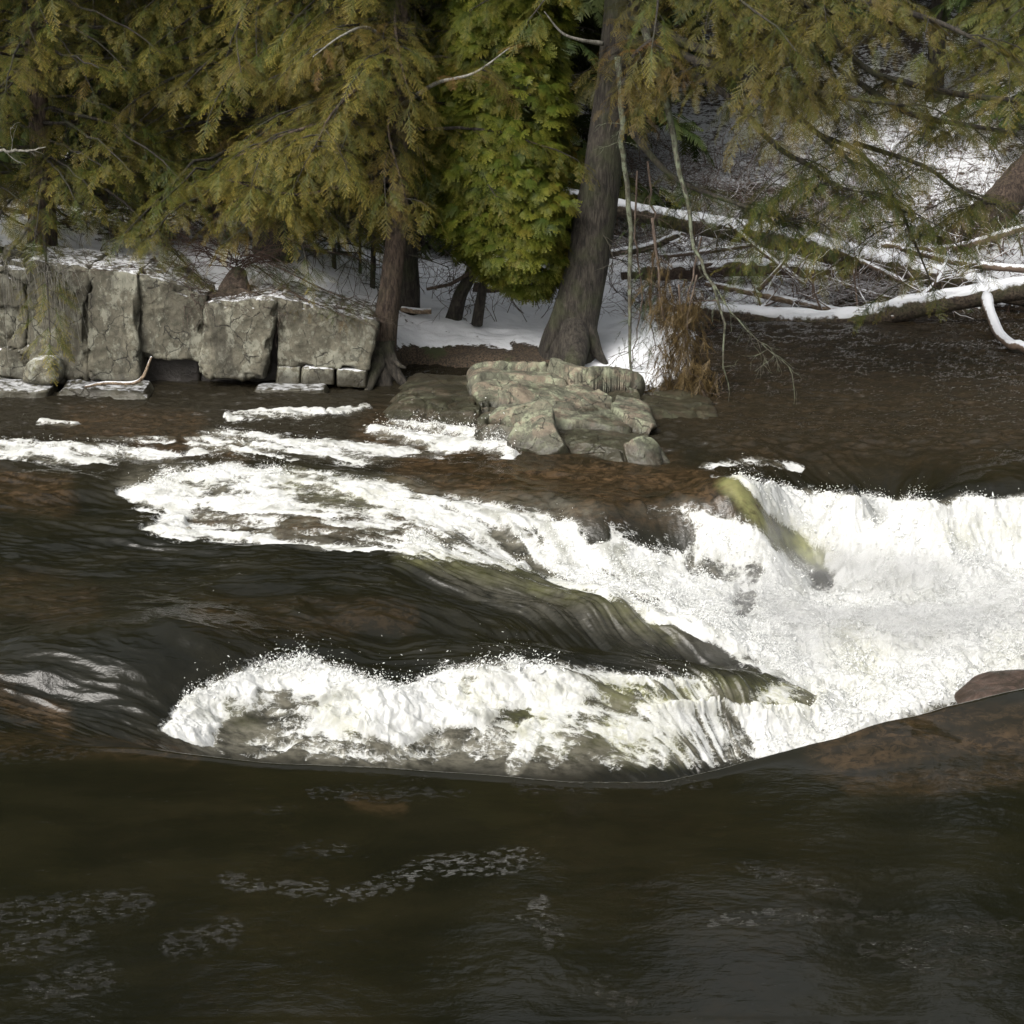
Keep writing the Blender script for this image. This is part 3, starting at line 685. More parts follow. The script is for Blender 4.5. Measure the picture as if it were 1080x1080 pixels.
# land heights: pixel, depth -> z
LAND = [(-600, 250, 23.5), (-200, 262, 23), (0, 275, 22.7), (60, 280, 22.6), (150, 285, 22.6), (215, 300, 22.5), (290, 312, 22.4), (390, 335, 22.4), (100, 262, 23.6), (250, 275, 23.6), (340, 300, 23.6), (400, 320, 23.9),
        (150, 240, 25.5), (300, 248, 25.6), (400, 285, 26), (60, 232, 24.6), (-300, 220, 25.5),
        (420, 380, 22.5), (500, 392, 22.3), (600, 398, 22.2), (680, 408, 22.0), (420, 350, 23.4), (480, 365, 23.2), (560, 360, 23.3), (640, 375, 23.0), (720, 395, 22.6),
        (450, 310, 26), (520, 325, 25.2), (580, 320, 25.5), (650, 325, 25.4), (700, 340, 25.4), (480, 290, 28), (600, 280, 28.5), (680, 300, 27.4),
        (760, 325, 26.6), (850, 318, 27.2), (1000, 315, 27.2), (1150, 315, 27.2), (780, 290, 28.3), (900, 285, 28.8), (1050, 280, 28.8), (1200, 280, 28.8), (850, 262, 29.8), (1000, 250, 30.4),
        (700, 250, 30), (850, 235, 31), (1000, 225, 31.6), (1100, 215, 31.6), (1300, 200, 32),
        (100, 190, 30), (300, 200, 31), (500, 220, 33), (700, 190, 33.5), (900, 165, 34.5), (1080, 150, 35), (1300, 130, 35),
        (-300, 100, 38), (100, 100, 38), (500, 130, 39), (800, 110, 39), (1080, 70, 40), (1400, 50, 40), (-300, 20, 46), (300, 30, 46), (700, 30, 46), (1080, -10, 46), (1500, -40, 46),
        (-300, -180, 60), (500, -180, 60), (1300, -260, 60), (-900, -180, 60), (1900, -260, 60), (-900, 100, 38), (2000, 0, 40)]
LPt = np.array([aty(*q) for q in LAND]); F_land = rbf_fit(LPt[:, :2], LPt[:, 2], 1e-2)
_s = np.array(SH); _s = _s[np.argsort(_s[:, 0])]
def shore_y(x): return np.interp(x, _s[:, 0], _s[:, 1])
def ground_z(x, y):
    x = np.asarray(x, float); y = np.asarray(y, float)
    z = rbf_eval(F_land, np.clip(x, -16, 16), np.clip(y, 20, 62))+0.10*fbm(x*0.9, y*0.9, 3., o=3)
    ds = y-shore_y(x)-0.10*fbm(x*1.5, y*1.5, 9., o=2)
    cl = sstep(-1.5, -1.9, x)                       # behind the cliff the ground stops at the rock face
    wdt = 0.75-0.4*cl
    s0 = 0.55*cl
    k_ = sstep(s0-0.25, s0+wdt, ds)
    return np.where(ds < s0-0.25, -1.6, -1.6*(1-k_)+np.maximum(z, 0.04+0.25*sstep(0, 3, ds))*k_ if True else z)
yr = np.concatenate([np.linspace(-30, 18.5, 12)[:-1], np.linspace(18.5, 27, 330)[:-1], np.linspace(27, 36, 170)[:-1], np.linspace(36, 62, 120)[:-1], np.linspace(62, 260, 10)])
xr = np.concatenate([np.linspace(-160, -16, 12)[:-1], np.linspace(-16, -9, 40)[:-1], np.linspace(-9, 11, 480), np.linspace(11, 20, 40)[1:], np.linspace(20, 160, 12)[1:]])
GX, GY = np.meshgrid(xr, yr)
GZ = ground_z(GX, GY)
GZ = np.where(GY > 62, GZ+(GY-62)*0.3, GZ); GZ = np.where(GY < 19, -1.7, GZ)
dsh = GY-shore_y(GX)
GZ = GZ+(0.05*fbm(GX*2.5, GY*2.5, 1., o=4)+0.02*fbm(GX*9, GY*9, 1., o=3))*sstep(0.2, 0.9, dsh)
gpx, gpy = project(GX, np.maximum(GY, 3), GZ)
bare = 0.05*np.ones_like(GX)
def barep(poly, amt, soft=12):
    global bare
    bare = np.maximum(bare, amt*sstep(-soft, soft*0.6, poly_sd(gpx+10*fbm(GX*2, GY*2, 2., o=3), gpy+6*fbm(GX*2, GY*2, 5., o=3), poly)))
barep([(415, 382), (430, 368), (520, 366), (560, 376), (560, 392), (440, 392)], .45, 6)
barep([(540, 360), (600, 375), (600, 386), (540, 380)], .40, 6)
barep([(690, 320), (760, 318), (860, 330), (1080, 325), (1080, 340), (690, 345)], .30)
barep([(760, 195), (880, 195), (930, 225), (880, 235), (780, 225)], .42)
barep([(880, 285), (960, 285), (960, 330), (880, 330)], .45)
barep([(0, 130), (430, 130), (430, 240), (300, 262), (150, 262), (0, 232)], .22)
barep([(430, 150), (640, 150), (640, 262), (430, 268)], .25)
bare = np.maximum(bare, 0.22*sstep(60, 20, gpy)*0)
bare = np.maximum(bare, 0.5*sstep(0.35, 0.0, dsh)*(GX > -1.4))
bare = np.maximum(bare, 0.19*sstep(28.5, 30.5, GY)+.1*sstep(36, 44, GY))
ground = mesh_obj('ground', np.stack([GX, GY, GZ], -1).reshape(-1, 3), grid_faces(*GX.shape), M['ground'], attrs=dict(bare=bare))
tag(ground, kind='structure')
def gz(x, y): return float(ground_z(np.array([x]), np.array([y]))[0])

# ------------------------------------------------------------------ rocks
def rock_mesh(corn, n=36, r=0.16, amp=0.04, fr=2.5, seed=0, plate=0.0, pf=2.2, ridge=0.0, tilt=.35):
    """a block between eight corners (front quad bl, br, tr, tl then the back one), edges worn round, faces weathered"""
    C = np.array(corn, float)
    Vs = []; Fs = []; nn = 0
    u = np.linspace(-1, 1, n); A, B = np.meshgrid(u, u); one = np.ones_like(A)
    for ax, s in ((0, 1), (0, -1), (1, 1), (1, -1), (2, 1), (2, -1)):
        q = [None]*3; q[ax] = s*one; q[(ax+1) % 3] = A*s; q[(ax+2) % 3] = B
        Q = np.stack(q, -1).reshape(-1, 3)
        Vs.append(Q); Fs.append(grid_faces(n, n)+nn); nn += n*n
    Q = np.concatenate(Vs); F = np.concatenate(Fs)
    # weld seams
    key = np.round(Q*1e4).astype(np.int64); _, ix, inv = np.unique(key, axis=0, return_index=True, return_inverse=True)
    Q = Q[ix]; F = inv.ravel()[F]
    inner = np.clip(Q, -(1-r), 1-r); dd = Q-inner; L = np.linalg.norm(dd, axis=1)[:, None]
    Q = inner+dd/np.maximum(L, 1e-9)*r*np.where(L > 0, 1, 0)
    a, b, c = (Q.T+1)/2          # a: left-right, b: front-back, c: bottom-top
    def tri(k): return C[k]
    P = ((1-b)[:, None]*(((1-c)*(1-a))[:, None]*tri(0)+((1-c)*a)[:, None]*tri(1)+(c*a)[:, None]*tri(2)+(c*(1-a))[:, None]*tri(3)) +
         b[:, None]*(((1-c)*(1-a))[:, None]*tri(4)+((1-c)*a)[:, None]*tri(5)+(c*a)[:, None]*tri(6)+(c*(1-a))[:, None]*tri(7)))
    cen = P.mean(0); N = P-cen
    nrm = np.zeros_like(P); fa = np.cross(P[F[:, 1]]-P[F[:, 0]], P[F[:, 2]]-P[F[:, 0]])
    for j in range(4): np.add.at(nrm, F[:, j], fa)
    nrm /= np.linalg.norm(nrm, axis=1)[:, None]+1e-12
    if (nrm*N).sum(1).mean() < 0: nrm = -nrm; F = F[:, ::-1]
    x, y, z = P.T
    dsp = amp*fbm(x*fr+seed, y*fr, z*fr, o=5, gain=0.52)
    if ridge: dsp = dsp+ridge*fbm(x*fr*1.3+seed, y*fr*1.3, z*fr*1.3+5, o=4, ridge=True)
    if plate:
        rs_ = np.random.RandomState(seed+5)
        lo, hi = P.min(0), P.max(0); vol = max(1, int(np.prod(np.maximum(hi-lo, 0.3))*pf**3*1.3))
        S = rs_.uniform(lo-.1, hi+.1, (min(vol, 420), 3)); off = rs_.uniform(-1, 1, len(S)); tl = rs_.normal(size=(len(S), 3))*tilt
        W = P+0.06*np.stack([fbm(x*3, y*3, z*3, o=2), fbm(x*3+9, y*3, z*3, o=2), fbm(x*3, y*3+9, z*3, o=2)], -1)
        d2 = ((W[:, None]*[1, 1, 1.3]-S[None]*[1, 1, 1.3])**2).sum(-1)
        o2 = np.argsort(d2, axis=1)[:, :2]; i1 = o2[:, 0]
        e = np.sqrt(d2[np.arange(len(P)), o2[:, 1]])-np.sqrt(d2[np.arange(len(P)), i1])
        dsp = dsp+plate*(off[i1]+((W-S[i1])*tl[i1]).sum(1)*2)-plate*0.9*sstep(0.035, 0.0, e)
    P = P+nrm*dsp[:, None]
    chip = fbm(x*4+seed, y*4, z*4+3, o=3); e2 = np.sort(np.abs(Q), axis=1)[:, 1]      # broken edges
    P = P-N/np.linalg.norm(N, axis=1)[:, None]*(sstep(.80, 1.0, e2)*sstep(.0, .4, chip)*0.09*min(1, np.ptp(P[:, 2])*2))[:, None]
    return P, F
def rock(name, label, mat, front, Yf, depth, cat='rock', group=None, back_shift=(0, 0, 0), lean=0.0, parent=None, **kw):
    """front: four picture points (bottom left, bottom right, top right, top left) at depth Yf (or four depths)"""
    Y4 = Yf if isinstance(Yf, (list, tuple)) else [Yf]*4
    f = [aty(p[0], p[1], y) for p, y in zip(front, Y4)]
    bk = [q+np.array([back_shift[0], depth, back_shift[2]]) for q in f]
    P, F = rock_mesh(f+bk, **kw)
    org = [(P[:, 0].min()+P[:, 0].max())/2, (P[:, 1].min()+P[:, 1].max())/2, P[:, 2].min()]
    o = mesh_obj(name, P, F, mat, parent=parent, origin=None if parent else org)
    if not parent: tag(o, label, cat, group)
    return o
G1 = 'blocks of the low cliff on the far bank'
def cy(px): return 21.75+0.0003*px
rock('cliff_block', 'dark craggy cliff end at the picture edge, hung with dead grass', M['cliff'], [(-160, 412), (36, 412), (30, 284), (-160, 262)], [21.9, 21.75, 21.8, 22.0], 1.3, 'rock', G1, seed=3, amp=.06, plate=.09, pf=3.2, r=.10, n=90)
rock('cliff_block', 'narrow lichen-spotted cliff block between the craggy end and the flat grey face', M['cliff'], [(34, 405), (92, 405), (92, 283), (28, 276)], [21.66, 21.62, 21.72, 21.8], 1.2, 'rock', G1, seed=4, amp=.04, r=.035, n=56, ridge=.035)
rock('cliff_block', 'flat-faced grey cliff block with snow dusted diagonal ledges', M['cliff'], [(94, 402), (146, 404), (145, 289), (94, 284)], [21.58, 21.58, 21.66, 21.7], 1.2, 'rock', G1, seed=5, amp=.035, r=.035, n=56, ridge=.03)
rock('cliff_block', 'tall slab of the cliff with an undercut base and sloping snowy top', M['cliff'], [(146, 376), (212, 380), (216, 314), (146, 289)], [21.74, 21.72, 21.8, 21.72], 1.2, 'rock', G1, seed=6, amp=.035, r=.03, n=56, ridge=.03)
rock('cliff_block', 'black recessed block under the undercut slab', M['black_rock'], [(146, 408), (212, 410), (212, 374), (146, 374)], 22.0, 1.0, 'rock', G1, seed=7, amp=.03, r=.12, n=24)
rock('cliff_block', 'square weathered cliff block left of the dark notch', M['cliff'], [(210, 398), (277, 400), (293, 318), (217, 322)], [21.62, 21.6, 21.66, 21.7], 1.2, 'rock', G1, seed=8, amp=.045, r=.04, n=56, ridge=.035)
rock('cliff_block', 'long smooth cliff block beneath the drooping green bough', M['cliff'], [(293, 386), (388, 390), (397, 342), (294, 316)], [21.75, 21.7, 21.75, 21.72], 1.2, 'rock', G1, seed=9, amp=.035, r=.035, n=56, ridge=.03)
rock('cliff_block', 'pale footing block at the waterline, leftmost of three under the long block', M['ledge'], [(290, 408), (317, 408), (317, 387), (292, 386)], 21.72, .8, 'rock', G1, seed=10, amp=.02, r=.12, n=18)
rock('cliff_block', 'buff footing block at the waterline, middle of three under the long block', M['cliff'], [(317, 406), (353, 407), (353, 389), (318, 388)], 21.66, .8, 'rock', G1, seed=11, amp=.02, r=.12, n=18)
rock('cliff_block', 'buff footing block at the waterline, nearest the leaning root base', M['cliff'], [(355, 408), (387, 410), (387, 391), (355, 390)], 21.66, .8, 'rock', G1, seed=12, amp=.02, r=.12, n=18)
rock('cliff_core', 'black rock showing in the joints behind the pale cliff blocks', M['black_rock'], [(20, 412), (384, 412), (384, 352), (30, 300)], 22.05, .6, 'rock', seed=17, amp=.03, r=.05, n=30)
rock('shore_ledge', 'low flat ledge dusted with snow at the foot of the flat grey face', M['ledge'], [(55, 424), (156, 423), (150, 411), (66, 409)], [21.2, 21.1, 21.2, 21.3], .5, 'rock', 'low ledges along the waterline', seed=13, amp=.04, r=.3, n=34, ridge=.02)
rock('shore_ledge', 'dark wet ledge at the picture edge under the craggy cliff end', M['ledge'], [(-60, 428), (50, 426), (50, 412), (-60, 410)], 21.1, .6, 'rock', 'low ledges along the waterline', seed=14, amp=.05, r=.3, n=26)
rock('shore_ledge', 'thin dark ledge with a line of snow below the dark notch', M['ledge'], [(262, 420), (345, 418), (340, 411), (270, 411)], 21.35, .4, 'rock', 'low ledges along the waterline', seed=15, amp=.02, r=.3, n=24)
rock('snowy_boulder', 'small dark boulder capped with snow against the cliff foot', M['ledge'], [(18, 408), (64, 410), (60, 378), (28, 380)], 21.35, .35, 'boulder', seed=16, amp=.09, r=.6, n=26)
# middle outcrop
rock('shore_outcrop', 'big fractured greenish outcrop jutting into the rapids, snow on its rim', M['outcrop'], [(512, 520), (712, 530), (694, 474), (500, 438)], [18.5, 17.8, 18.4, 19.6], 2.7, 'rock', seed=21, amp=.05, plate=.10, pf=1.75, r=.2, n=190, back_shift=(0, 0, .06), ridge=.02, tilt=.75)
rock('shore_slab', 'low flat brown slab with a still puddle, upstream of the fractured outcrop', M['outcrop'], [(360, 480), (508, 480), (506, 430), (420, 425)], [19.7, 19.5, 20.2, 20.4], 1.9, 'rock', seed=22, amp=.035, plate=.02, r=.2, n=70, back_shift=(.1, 0, -.05))
rock('shore_rock', 'low grey rock sloping into the calm pool beside the outcrop', M['outcrop'], [(670, 495), (770, 470), (756, 438), (680, 436)], [19.2, 19.6, 20.3, 20.1], 1.2, 'rock', seed=23, amp=.05, plate=.03, r=.3, n=44)
# rocks in the rapids
rock('river_rock', 'rounded pink-grey rock above the brown water at the right edge', M['wet_rock'], [(1012, 768), (1140, 768), (1130, 731), (1045, 734)], [12.75, 12.55, 13.0, 13.05], .6, 'rock', 'rocks showing through the rapids', seed=34, amp=.03, r=.6, n=40)

# ------------------------------------------------------------------ fallen logs
def twig_tree(mb, p, d, L, r, depth, rs_, spread=0.7, grav=-0.1, sides=4, kids=3, wob=.25):
    n = 5; pts = [np.array(p, float)]; dv = np.array(d, float); dv /= np.linalg.norm(dv)
    for i in range(n-1):
        dv = dv+rs_.normal(size=3)*wob+np.array([0, 0, grav]); dv /= np.linalg.norm(dv)
        pts.append(pts[-1]+dv*L/(n-1))
    mb.tube(pts, np.linspace(r, r*0.45, n), sides, cap=False)
    if depth > 0:
        for k_ in range(kids):
            t_ = rs_.uniform(0.3, 1.0)*(n-1); i = int(min(t_, n-2)); q = pts[i]+(pts[i+1]-pts[i])*(t_-i)
            dd = dv+rs_.normal(size=3)*spread
            twig_tree(mb, q, dd, L*rs_.uniform(.45, .75), r*.6, depth-1, rs_, spread, grav, sides, kids, wob)
def log(name, label, ctrl, group='fallen logs on the far bank', mat='bark_snow', snow=True, sides=26, n=70, rough=.12, branches=(), seed=1, cap_h=0.055, snow_from=0.0):
    """ctrl rows: px, py, depth, radius"""
    C = np.array([list(aty(a, b, c))+[r_] for a, b, c, r_ in ctrl]); C = curve_pts(C, n)
    root = empty(name, (C[:, 0].mean(), C[:, 1].mean(), C[:, 2].min()-C[:, 3].max()))
    tag(root, label, 'log', group)
    bd = MB(); bd.tube(C[:, :3], C[:, 3], sides, rough=rough, seed=seed, fr=5)
    bd.build('trunk', M[mat], root)
    for br in branches:
        B = curve_pts(np.array([list(aty(a, b, c))+[r_] for a, b, c, r_ in br]), 18)
        b_ = MB(); b_.tube(B[:, :3], B[:, 3], 14, rough=.4, seed=seed+3, fr=9); b_.build('branch', M['snow_stick'], root)
    if snow:
        th = np.linspace(math.radians(18), math.radians(150), 17)
        T = np.gradient(C[:, :3], axis=0); T /= np.linalg.norm(T, axis=1)[:, None]
        A = np.cross(T, [0, 0, 1.]); A /= np.linalg.norm(A, axis=1)[:, None]; B = np.cross(A, T)
        D = A[:, None]*np.cos(th)[None, :, None]+B[:, None]*np.sin(th)[None, :, None]
        q = C[:, None, :3]+D*C[:, None, 3:4]
        h = (np.sin(np.linspace(0, np.pi, 17))[None]**0.6)*cap_h*(1+0.9*fbm(q[..., 0]*4, q[..., 1]*4, seed, o=4))-0.02
        h = h-0.15*sstep(-.12, .30, fbm(q[..., 0]*3.2+seed, q[..., 1]*6, 7., o=3))*(np.abs(th-np.pi/2)/1.1)[None]
        P = q+D*h[..., None]
        P[:, :, 2] += 0
        mesh_obj('snow_cap', P.reshape(-1, 3), grid_faces(len(C), 17), M['snow'], root)
    return root
log('fallen_log', 'big mossy log along the waterline with thick snow on top, rising towards the right', [(715, 326, 26.3, .07), (760, 331, 26.1, .13), (840, 340, 25.9, .16), (900, 338, 25.8, .15), (960, 325, 25.7, .15), (1030, 313, 25.5, .14), (1100, 302, 25.3, .14), (1180, 292, 25.1, .13)], seed=2,
    branches=[[(1040, 312, 25.4, .085), (1045, 330, 24.9, .07), (1053, 350, 24.3, .068), (1066, 363, 23.7, .062), (1076, 364, 23.6, .066), (1092, 370, 23.4, .055), (1130, 366, 23.3, .05)], [(885, 344, 25.7, .03), (890, 352, 25.6, .025), (886, 360, 25.6, .01)]])
log('fallen_log', 'long brown log behind the waterline log, snow along its whole length', [(590, 205, 29.4, .11), (660, 222, 29.0, .12), (740, 238, 28.6, .15), (820, 252, 28.2, .17), (900, 272, 27.6, .18), (960, 286, 27.2, .17), (1040, 305, 26.6, .15), (1110, 318, 26.2, .13)], seed=5)
log('fallen_log', 'bare pale pole slanting down onto the waterline log', [(744, 299, 26.9, .04), (800, 310, 26.6, .05), (850, 321, 26.4, .05), (895, 330, 26.1, .05)], mat='wood_bare', seed=7, cap_h=.025,
    branches=[[(800, 306, 26.5, .035), (815, 290, 26.4, .03), (828, 274, 26.4, .022), (834, 262, 26.4, .012)]])
log('fallen_log', 'furthest log, lying level against the snowy bank at the right', [(905, 268, 30.2, .1), (960, 264, 30.1, .13), (1030, 266, 30.0, .14), (1120, 270, 29.8, .14)], seed=9)
log('fallen_log', 'thin snow-covered log behind the dead hanging branches', [(640, 268, 27.8, .05), (680, 262, 27.7, .06), (716, 248, 27.6, .05)], seed=11, cap_h=.035)
log('fallen_log', 'reddish rotten log half buried in snow between the big trunk and the brush', [(655, 290, 27.6, .10), (720, 287, 27.6, .11), (800, 283, 27.6, .11), (880, 290, 27.6, .09)], seed=12, mat='bark_red', cap_h=.05)
log('fallen_log', 'dark short log lying in the snow behind the leaning cedar stems', [(500, 304, 26.6, .09), (540, 311, 26.5, .10), (580, 314, 26.4, .08)], seed=13, mat='bark_red', cap_h=.02)
log('fallen_log', 'small bare log end resting in the snow beside the twin trunks', [(424, 326, 23.9, .035), (440, 328, 23.8, .04), (455, 328, 23.8, .04)], seed=14, mat='wood_bare', cap_h=.015)
log('stranded_branch', 'pale bare branch washed up on the ledge under the cliff', [(90, 408, 21.2, .015), (110, 404, 21.15, .02), (146, 402, 21.1, .022), (160, 376, 21.15, .012)], group=None, mat='wood_bare', snow=False)

# ------------------------------------------------------------------ twigs and brush
for k_, pts in enumerate([[(770, 236, 28.0, .03), (800, 262, 27.4, .03), (850, 300, 26.8, .025)], [(880, 262, 27.4, .03), (960, 300, 26.6, .03), (1010, 325, 26.0, .02)], [(1080, 240, 28.5, .05), (1000, 262, 28.8, .05), (930, 258, 29.2, .04)], [(1100, 285, 26.8, .05), (1020, 278, 27.2, .05), (950, 262, 27.8, .035)],
        [(870, 292, 26.9, .02), (930, 312, 26.5, .02), (985, 318, 26.2, .018)], [(700, 270, 27.6, .03), (770, 262, 28.0, .03), (850, 246, 28.8, .025)], [(760, 345, 25.9, .02), (800, 325, 26.4, .02), (860, 300, 27.0, .015)], [(940, 335, 25.6, .03), (985, 300, 26.2, .025), (1000, 270, 26.8, .015)]]):
    labs = ['thin snowy stick sloping down to the bare pale pole', 'snowy limb slanting across the two biggest logs', 'snow-plastered limb above the furthest log', 'forked snow-plastered limb between the furthest log and the waterline log', 'short snowy stick on the brush heap', 'thin snowy limb crossing behind the reddish rotten log', 'thin snowy stick leaning up from the left end of the waterline log', 'steep snowy limb propped on the waterline log by the brush heap']
    C = curve_pts(np.array([list(aty(a, b, c))+[r_] for a, b, c, r_ in pts]), 26); mb = MB(); mb.tube(C[:, :3], C[:, 3]*1.2, 10, rough=.25, seed=k_, fr=8)
    r2 = np.random.RandomState(200+k_)
    for j in range(7):
        q = C[r2.randint(4, 25), :3]; twig_tree(mb, q, r2.normal(size=3)*[1, .4, .6]+[0, 0, .5], r2.uniform(.3, .8), .014, 1, r2, .6, .0, 5, 3, .2)
    tag(mb.build('fallen_limb', M['snow_stick']), labs[k_], 'fallen limb', 'snow-plastered fallen limbs')
rs = np.random.RandomState(5)
mb = MB()
for i in range(340):
    px = rs.uniform(855, 968); py = rs.uniform(300, 336); p_ = aty(px, py-6, rs.uniform(26.4, 27.2)); p_[2] -= .05
    a = rs.uniform(0, 2*np.pi)
    twig_tree(mb, p_, (math.cos(a), .3*math.sin(a), rs.uniform(-.1, .35)), rs.uniform(.25, .6), .007, 1, rs, .4, -.03)
tag(mb.build('brush_pile', M['twig_snow']), 'rounded heap of thin snow-dusted twigs between the two biggest logs', 'brush pile')
for k_, (lab, px, py, dep, dx, nn, L) in enumerate([('forked snowy dead branch standing over the waterline log', 905, 325, 26.3, (-.2, 0, 1), 3, .55), ('upright snowy dead branches rising above the furthest log', 1000, 272, 29.5, (.1, 0, 1), 5, .6),
        ('curved snowy stick poking up beside the brush heap', 880, 332, 26.0, (-.5, 0, .9), 2, .6), ('snowy tangle of dead sticks at the right picture edge', 1060, 275, 29.3, (-.3, 0, .7), 6, .5),
        ('snowy sticks leaning behind the bare pale pole', 845, 318, 26.9, (.5, 0, .6), 4, .5)]):
    mb = MB(); p_ = aty(px, py, dep)
    for j in range(nn):
        twig_tree(mb, p_+rs.normal(size=3)*[.15, .05, .02], np.array(dx)+rs.normal(size=3)*.35, L*rs.uniform(.7, 1.3), .018, 2, rs, .6, 0.02, 6, 3, .2)
    tag(mb.build('dead_branch', M['snow_stick']), lab, 'dead branch', 'snowy dead branches among the logs')
# undergrowth: thin bare stems, nobody could count them
def undergrowth(name, mat, spots, n, L, r, seed, dirz=1.0, flat=.5, depth=2, kids=3, snowcut=None):
    rs_ = np.random.RandomState(seed); mb = MB()
    for i in range(n):
        s_ = spots[rs_.randint(len(spots))]
        px = rs_.uniform(s_[0], s_[2]); Yd = rs_.uniform(s_[4], s_[5]); x = ray(px, 300)[0]*Yd
        z = gz(x, Yd) if s_[1] is None else aty(px, rs_.uniform(s_[1], s_[3]), Yd)[2]
        a = rs_.uniform(0, 2*np.pi)
        twig_tree(mb, (x, Yd, z-.03), (flat*math.cos(a), flat*math.sin(a), dirz*rs_.uniform(.4, 1)), L*rs_.uniform(.5, 1.4), r, depth, rs_, .6, -.02, 3, kids, .25)
    return mb.build(name, M[mat])
tag(undergrowth('undergrowth', 'twig', [(-50, None, 420, None, 23.2, 27), (420, None, 760, None, 24, 29), (700, None, 1120, None, 27.5, 33), (760, None, 1120, None, 29, 36)], 620, .55, .006, 8), 'thin bare brown shoots growing through the snow under the trees', 'undergrowth', kind='stuff')
tag(undergrowth('snowy_brush', 'twig_snow', [(640, None, 900, None, 30, 36), (880, None, 1120, None, 29, 36), (430, None, 700, None, 29, 36), (-30, None, 400, None, 27, 34), (650, None, 900, None, 28, 31), (650, None, 920, None, 29, 34)], 1000, .85, .012, 9, .35, 1.2), 'snow-laden bare brush covering the slope behind the river', 'brush', kind='stuff')
tag(undergrowth('bank_brush', 'twig_red', [(690, None, 900, None, 26.4, 27.4), (660, None, 760, None, 24.5, 26.3), (880, None, 1090, None, 26.6, 28.4), (700, 285, 900, 300, 27.2, 27.6)], 380, .4, .006, 10, .5, .9), 'reddish bare stems tangled along the waterline under the logs', 'brush', kind='stuff')

rs = np.random.RandomState(71); mb = MB()
for i in range(80):
    p_ = aty(rs.uniform(-40, 70), rs.uniform(272, 292), 21.65); L = rs.uniform(.3, 1.0); dx = rs.uniform(-.1, .35)
    mb.tube(curve_pts([p_, p_+[dx*.4, -.10, .02], p_+[dx*.8, -.16, -L*.5], p_+[dx, -.14, -L]], 7), np.linspace(.004, .0015, 7), 3, cap=False)
tag(mb.build('dead_grass', M['twig_pale']), 'limp pale dead grass hanging over the craggy cliff end', 'grass', kind='stuff')
rs = np.random.RandomState(73); mb = MB()
for i in range(170):
    px = rs.uniform(60, 395); yy = np.interp(px, [60, 145, 215, 290, 395], [282, 288, 312, 314, 338]); p_ = aty(px, yy-3, 22.0); a = rs.uniform(0, 6.28)
    twig_tree(mb, p_, (math.cos(a), -.4-.5*rs.rand(), rs.uniform(-.5, .5)), rs.uniform(.2, .6), .005, 1, rs, .5, -.06, 3, 3, .25)
tag(mb.build('cliff_top_twigs', M['twig']), 'bare brown twigs and runners sprawling over the cliff edge', 'twigs', kind='stuff')
